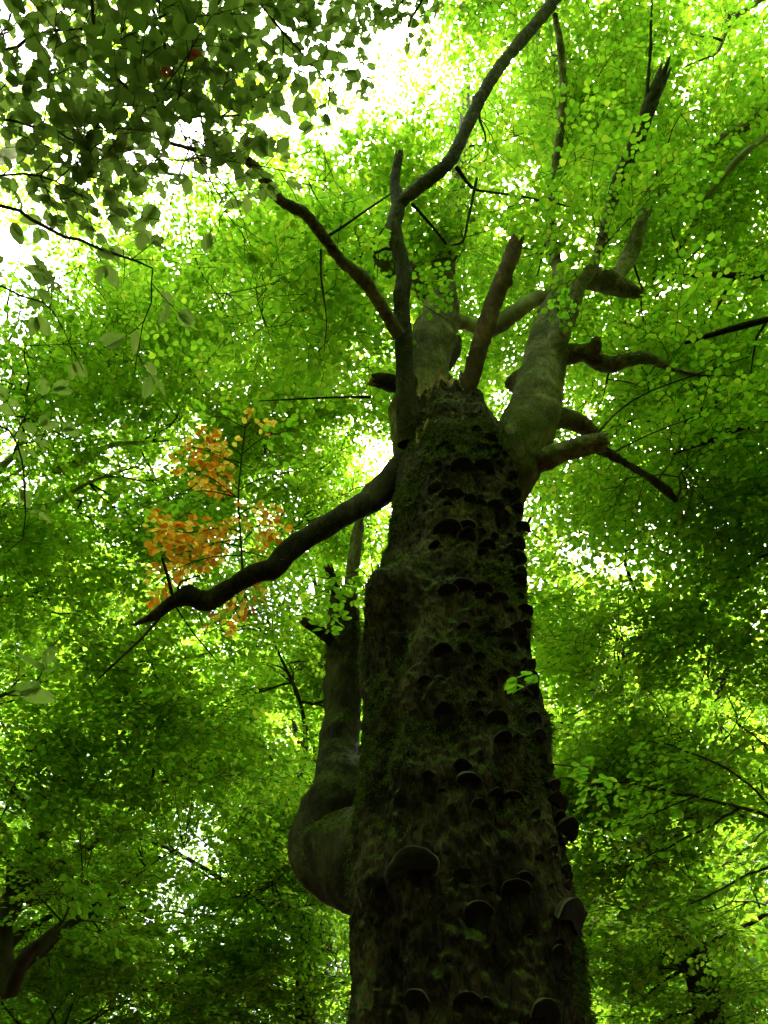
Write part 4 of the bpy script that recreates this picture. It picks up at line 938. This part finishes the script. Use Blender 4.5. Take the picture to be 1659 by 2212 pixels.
grow_tree('forked beech leaning in at the bottom left corner', (-4.75, 9.6), 0.22, 13,
          [(cw(150, 1780, 9.5), (2.0, 1.8, 1.3), 58), (cw(60, 1500, 10), (1.8, 1.8, 1.3), 20), (cw(330, 1560, 10.5), (1.8, 1.8, 1.2), 20), (cw(200, 2180, 11), (1.8, 1.8, 1.0), 40), (cw(330, 1980, 12), (1.6, 1.6, 1.0), 26), (cw(140, 2080, 10.5), (1.6, 1.6, 1.0), 46)], 202, density=1.6, n_limbs=7, bark=M_grey,
          px_limbs=[[(25, 2140, 18, 8.6), (50, 2075, 15, 8.5), (85, 2035, 9, 8.4), (135, 1992, 4, 8.3)], [(22, 2150, 18, 8.6), (14, 2080, 16, 8.8), (12, 2000, 14, 9), (22, 1900, 9, 9.3), (20, 1860, 6, 9.5)]])
grow_tree('slender beech behind the elbow limb, foliage filling the lower left middle', (-1.15, 15.0), 0.20, 16,
          [(cw(560, 1500, 12.5), (2.2, 2.0, 1.5), 60), (cw(430, 1350, 10.5), (1.8, 1.8, 1.2), 18), (cw(620, 1850, 13.5), (2.0, 2.0, 1.4), 44), (cw(420, 2080, 14), (2.2, 2.0, 1.4), 56), (cw(250, 1900, 13), (2.0, 2.0, 1.2), 34), (cw(640, 2120, 12), (1.6, 1.6, 1.0), 30), (cw(600, 1680, 13.5), (1.8, 1.8, 1.5), 60), (cw(700, 1480, 13), (1.6, 1.6, 1.3), 44), (cw(560, 1960, 12), (1.6, 1.6, 1.2), 44), (cw(380, 1580, 13), (1.8, 1.8, 1.3), 44)], 203, density=1.8, n_limbs=9, bark=M_grey)
grow_tree('pale-limbed beech spreading over the left side beyond the hanging sprays', (-7.6, 7.2), 0.24, 17,
          [(cw(150, 800, 11), (2.0, 2.2, 1.5), 56), (cw(330, 900, 12), (2.0, 2.2, 1.5), 56), (cw(100, 1150, 10.5), (2.0, 2.2, 1.4), 34), (cw(280, 1180, 11), (1.8, 1.8, 1.2), 28), (cw(-20, 960, 10.5), (1.6, 1.8, 1.3), 34), (cw(0, 720, 11.5), (1.5, 1.8, 1.2), 28), (cw(70, 1190, 12), (1.6, 1.6, 1.2), 40), (cw(-60, 1180, 11), (1.4, 1.6, 1.2), 26), (cw(230, 620, 12), (1.8, 2.0, 1.3), 26)], 204, density=1.0, n_limbs=7, bark=M_pale,
          px_limbs=[[(-60, 1060, 12, 10.5), (0, 1012, 9, 10.5), (30, 985, 7, 10.6), (60, 975, 5, 10.6)], [(110, 1020, 9, 10.8), (180, 995, 8, 11), (240, 962, 6, 11.2), (330, 955, 3, 11.5)], [(60, 900, 5, 11), (130, 872, 4.5, 11), (200, 812, 4, 11.2), (270, 740, 3.5, 11.5), (310, 690, 2.5, 12), (340, 640, 2, 12.2)], [(-40, 790, 5, 11), (15, 745, 4, 11.2), (30, 800, 4, 11), (8, 880, 5, 10.8)]])
grow_tree('tall beech whose bright crown fills the space left of the crooked branch', (-1.35, 13.5), 0.22, 19,
          [(cw(480, 700, 13.5), (2.2, 2.2, 1.6), 60), (cw(640, 820, 13), (2.0, 2.0, 1.6), 60), (cw(700, 640, 14), (2.0, 2.0, 1.6), 50), (cw(560, 1080, 13), (2.0, 2.0, 1.5), 56), (cw(720, 1020, 12), (1.7, 1.7, 1.3), 44), (cw(760, 420, 14.5), (1.5, 1.6, 1.2), 28)], 205, density=1.05, n_limbs=9, bark=M_grey)
grow_tree('tall beech with yellow-green crown behind the broken top', (1.2, 14.0), 0.24, 21,
          [(cw(1050, 750, 14.5), (2.2, 2.2, 1.6), 56), (cw(1120, 1150, 14), (1.6, 2.0, 1.5), 34), (cw(900, 560, 15), (1.8, 2.0, 1.4), 40), (cw(1250, 900, 13), (2.0, 2.0, 1.5), 50), (cw(1080, 330, 15.5), (2.2, 2.2, 1.6), 46), (cw(970, 200, 15.5), (1.5, 1.8, 1.2), 24), (cw(780, 1250, 14), (1.6, 1.8, 1.4), 34)], 206, density=1.1, n_limbs=9, bark=M_grey)
grow_tree('sunlit beech reaching in from the right edge with dark level branches', (7.2, 8.4), 0.26, 18,
          [(cw(1560, 950, 10.5), (1.9, 2.0, 1.5), 34), (cw(1560, 620, 12), (2.0, 2.2, 1.5), 50), (cw(1400, 720, 13), (2.0, 2.0, 1.5), 46), (cw(1350, 1040, 12), (1.8, 1.8, 1.3), 28), (cw(1560, 350, 13), (2.0, 2.2, 1.5), 46)], 207, density=1.05, n_limbs=6, bark=M_limb_dark,
          px_limbs=[[(1760, 665, 9, 8.6), (1659, 690, 7, 8.6), (1600, 705, 7.5, 8.7), (1540, 722, 6, 8.8), (1480, 741, 4, 8.9)], [(1780, 605, 9, 9.4), (1659, 600, 7.5, 9.5), (1590, 595, 7, 9.6), (1520, 594, 6, 9.7), (1410, 602, 4, 9.9)],
                    [(1760, 870, 6, 8), (1659, 908, 5, 8), (1590, 930, 4.5, 8.1), (1540, 950, 4.5, 8.1), (1455, 981, 2.5, 8.3)], [(1740, 1030, 9, 8.5), (1659, 1046, 8, 8.5), (1620, 1052, 7, 8.5), (1585, 1064, 4, 8.5)], [(1560, 840, 5, 9.5), (1520, 870, 8, 9.6), (1500, 905, 14, 9.6), (1478, 895, 6, 9.7)],
                    [(1720, 1180, 6, 9), (1659, 1195, 4, 9), (1600, 1240, 3, 9), (1560, 1300, 2, 9)]])
grow_tree('beech with pale sunlit limbs in the upper right corner', (6.4, 4.6), 0.24, 19,
          [(cw(1480, 220, 12.5), (1.9, 2.0, 1.4), 44), (cw(1600, 120, 13), (2.0, 2.2, 1.4), 44), (cw(1350, 130, 14), (2.0, 2.0, 1.4), 44), (cw(1600, 440, 11.5), (1.5, 1.8, 1.2), 30)], 208, density=0.9, n_limbs=5, bark=M_pale,
          px_limbs=[[(1760, 150, 16, 10.5), (1659, 235, 11, 10.6), (1590, 285, 12, 10.7), (1545, 312, 13, 10.8), (1510, 355, 11, 11), (1490, 400, 7, 11.4), (1440, 480, 4, 12)], [(1780, 240, 9, 10.3), (1659, 295, 7, 10), (1605, 333, 8, 10.1), (1570, 372, 8, 10.3), (1538, 412, 7, 10.5), (1515, 450, 6, 10.8), (1470, 540, 3, 11.2)], [(1700, -40, 9, 11), (1620, 15, 7, 11.3), (1580, 45, 5, 11.5), (1540, 120, 3, 11.7), (1480, 60, 2, 12)]])
grow_tree('beech with shaded crown at the top left beyond the dense bough', (-5.2, 2.4), 0.22, 17,
          [(cw(150, 330, 12.5), (1.8, 2.0, 1.2), 14), (cw(450, 250, 13), (1.8, 2.0, 1.3), 18), (cw(330, 60, 13), (2.0, 2.0, 1.2), 16), (cw(560, 80, 13.5), (1.6, 1.8, 1.2), 14), (cw(60, 80, 12), (1.8, 2.0, 1.2), 12), (cw(600, 330, 13.5), (1.2, 1.4, 1.0), 14)], 209, density=.65, n_limbs=6, bark=M_pale)
for k, (lab, b, cr) in enumerate([
        ('dim beech standing farther back at the lower right edge', (7.5, 18), [(cw(1560, 1600, 17), (2.6, 2.4, 2.0), 64), (cw(1380, 1980, 18), (2.6, 2.4, 2.0), 76), (cw(1600, 1900, 18), (2.4, 2.4, 2.0), 70), (cw(1400, 2200, 17), (2.4, 2.4, 1.6), 60), (cw(1340, 1450, 17), (2.4, 2.4, 2), 54)]),
        ('dim beech farther back behind the low left limb', (-8.6, 18), [(cw(80, 1350, 16), (2.6, 2.6, 2.0), 40), (cw(60, 1750, 18), (2.4, 2.4, 2.0), 50), (cw(330, 1700, 19), (2.4, 2.4, 2), 50), (cw(300, 1420, 17), (2.4, 2.4, 1.8), 54)]),
        ('beech farthest back at the lower left, between the corner and the elbow limb', (-2.0, 23), [(cw(520, 1700, 20), (2.8, 2.6, 2.2), 60), (cw(330, 2120, 21), (2.6, 2.6, 2), 50), (cw(640, 1980, 20), (2.4, 2.6, 2), 50), (cw(130, 2150, 20), (2.4, 2.4, 1.8), 44), (cw(640, 1560, 19), (2.4, 2.4, 2.4), 50), (cw(480, 2000, 19), (2.4, 2.4, 2.2), 50)])]):
    grow_tree(lab, b, 0.25, 17, cr, 220 + k, density=1.6, n_limbs=8, bark=M_grey)

# leafy sapling bough at lower right whose leaves can be told apart
bough('fresh green sapling bough in front of the corner trunk at lower right', at(1800, 1820, 6.3), [
    [(1800, 1820, 5, 6.2), (1650, 1760, 4, 6.2), (1500, 1720, 3, 6.2), (1380, 1700, 2, 6.2)], [(1700, 1780, 3, 6.2), (1600, 1680, 2.5, 6.3), (1480, 1620, 2, 6.4), (1400, 1600, 1.2, 6.4)], [(1600, 1745, 3, 6.2), (1500, 1800, 2.4, 6.1), (1400, 1850, 1.6, 6.0), (1330, 1860, 1, 6)],
    [(1760, 1850, 3, 6.2), (1640, 1880, 2.4, 6.1), (1540, 1930, 1.8, 6), (1480, 1960, 1.2, 6)], [(1720, 1700, 3, 6.4), (1640, 1600, 2, 6.5), (1560, 1540, 1.3, 6.6)], [(1420, 1705, 2, 6.2), (1340, 1690, 1.5, 6.2), (1250, 1700, 1, 6.2)], [(1500, 1720, 2, 6.2), (1400, 1760, 1.4, 6.2), (1300, 1790, 1, 6.2)]],
    46, leaf=(.058, .08), variants=MID, mass=M_leaf, gap=.13, side=(.10, .30), extra=14, tilt=.25)

# ------------------------------------------------------------------ the wood all around, thickened out of view for shade
def woodland():
    g = np.random.default_rng(401); far = Sprays(); root = thing('woodland', 'dim leafy wood closing the view far behind the trees, with unseen leaves around for shade', 'woodland', (0, 32, 0)); root['kind'] = 'stuff'
    n = 64000; az = g.uniform(-np.pi, np.pi, n); az = np.where(g.random(n) < .7, az * .26, az); r = g.uniform(25, 40, n); z = g.uniform(2.0, 26, n)
    P = np.c_[np.sin(az) * r, np.cos(az) * r, z]; P = P[fbm(P * .33, 8, 3) > -.20 + .22 * np.clip((P[:, 2] - 14) / 12, 0, 1)]; P = P[gap_mask(P, g)]
    d = g.normal(0, 1, P.shape) * (1, 1, .25); put_sprays(far, P, nrm(d), g, .35, (1.7, 2.5))
    n = 60000; r = np.sqrt(g.random(n)) * 26; az = g.uniform(-np.pi, np.pi, n); P = np.c_[np.sin(az) * r, np.cos(az) * r, 6.5 + g.random(n) ** .7 * 11]  # unseen leaves overhead and beside the view, thickened to darken trunk and boughs
    x, y, zz = toward(P); out = ~((zz > 0) & (x > -230) & (x < 1890) & (y > -290) & (y < 2500)); P = P[out]; P = P[fbm(P * .35, 18, 3) > -.10]
    x, y, zz = toward(P); near = (zz > 0) & (x > -560) & (x < 2220) & (y > -620) & (y < 2750); Q = P[near]; P = P[~near]
    Q = np.vstack((Q, Q + g.normal(0, .3, Q.shape))); x, y, zz = toward(Q); Q = Q[(x < -150) | (x > 1810) | (y < -200) | (y > 2420)]
    put_sprays(far, Q, nrm(g.normal(0, 1, Q.shape) * (1, 1, .25)), g, .3, (1.0, 1.4))
    put_sprays(far, P, nrm(g.normal(0, 1, P.shape) * (1, 1, .25)), g, .35, (1.5, 2.2))
    n = 16000; az = g.uniform(.95, 2 * np.pi - .95, n); r = g.uniform(11, 27, n); P = np.c_[np.sin(az) * r, np.cos(az) * r, 1.5 + g.random(n) * 9]; P = P[fbm(P * .35, 28, 3) > -.08]  # unseen low ring of leaves, added to keep light off the trunk
    put_sprays(far, P, nrm(g.normal(0, 1, P.shape) * (1, 1, .25)), g, .35, (1.5, 2.2))
    far.build('foliage', parent=root, kind='stuff')
    wood = MB()
    for k in range(46):
        a = g.uniform(-np.pi, np.pi); rr = g.uniform(9 if abs(a) > 1.0 else 26, 38); b = np.array((math.sin(a) * rr, math.cos(a) * rr, -.2)); h = g.uniform(13, 20)
        Q = b + np.array((g.normal(0, .5), g.normal(0, .5), h)) * np.linspace(0, 1, 6)[:, None]; Q[1:-1, :2] += g.normal(0, .15, (4, 2))
        add_tube(wood, Q, np.linspace(g.uniform(.18, .34), .06, 6), nseg=10, step=1.0)
    wood.build('trunks', M_grey, root, smooth=True, kind='stuff')
woodland()
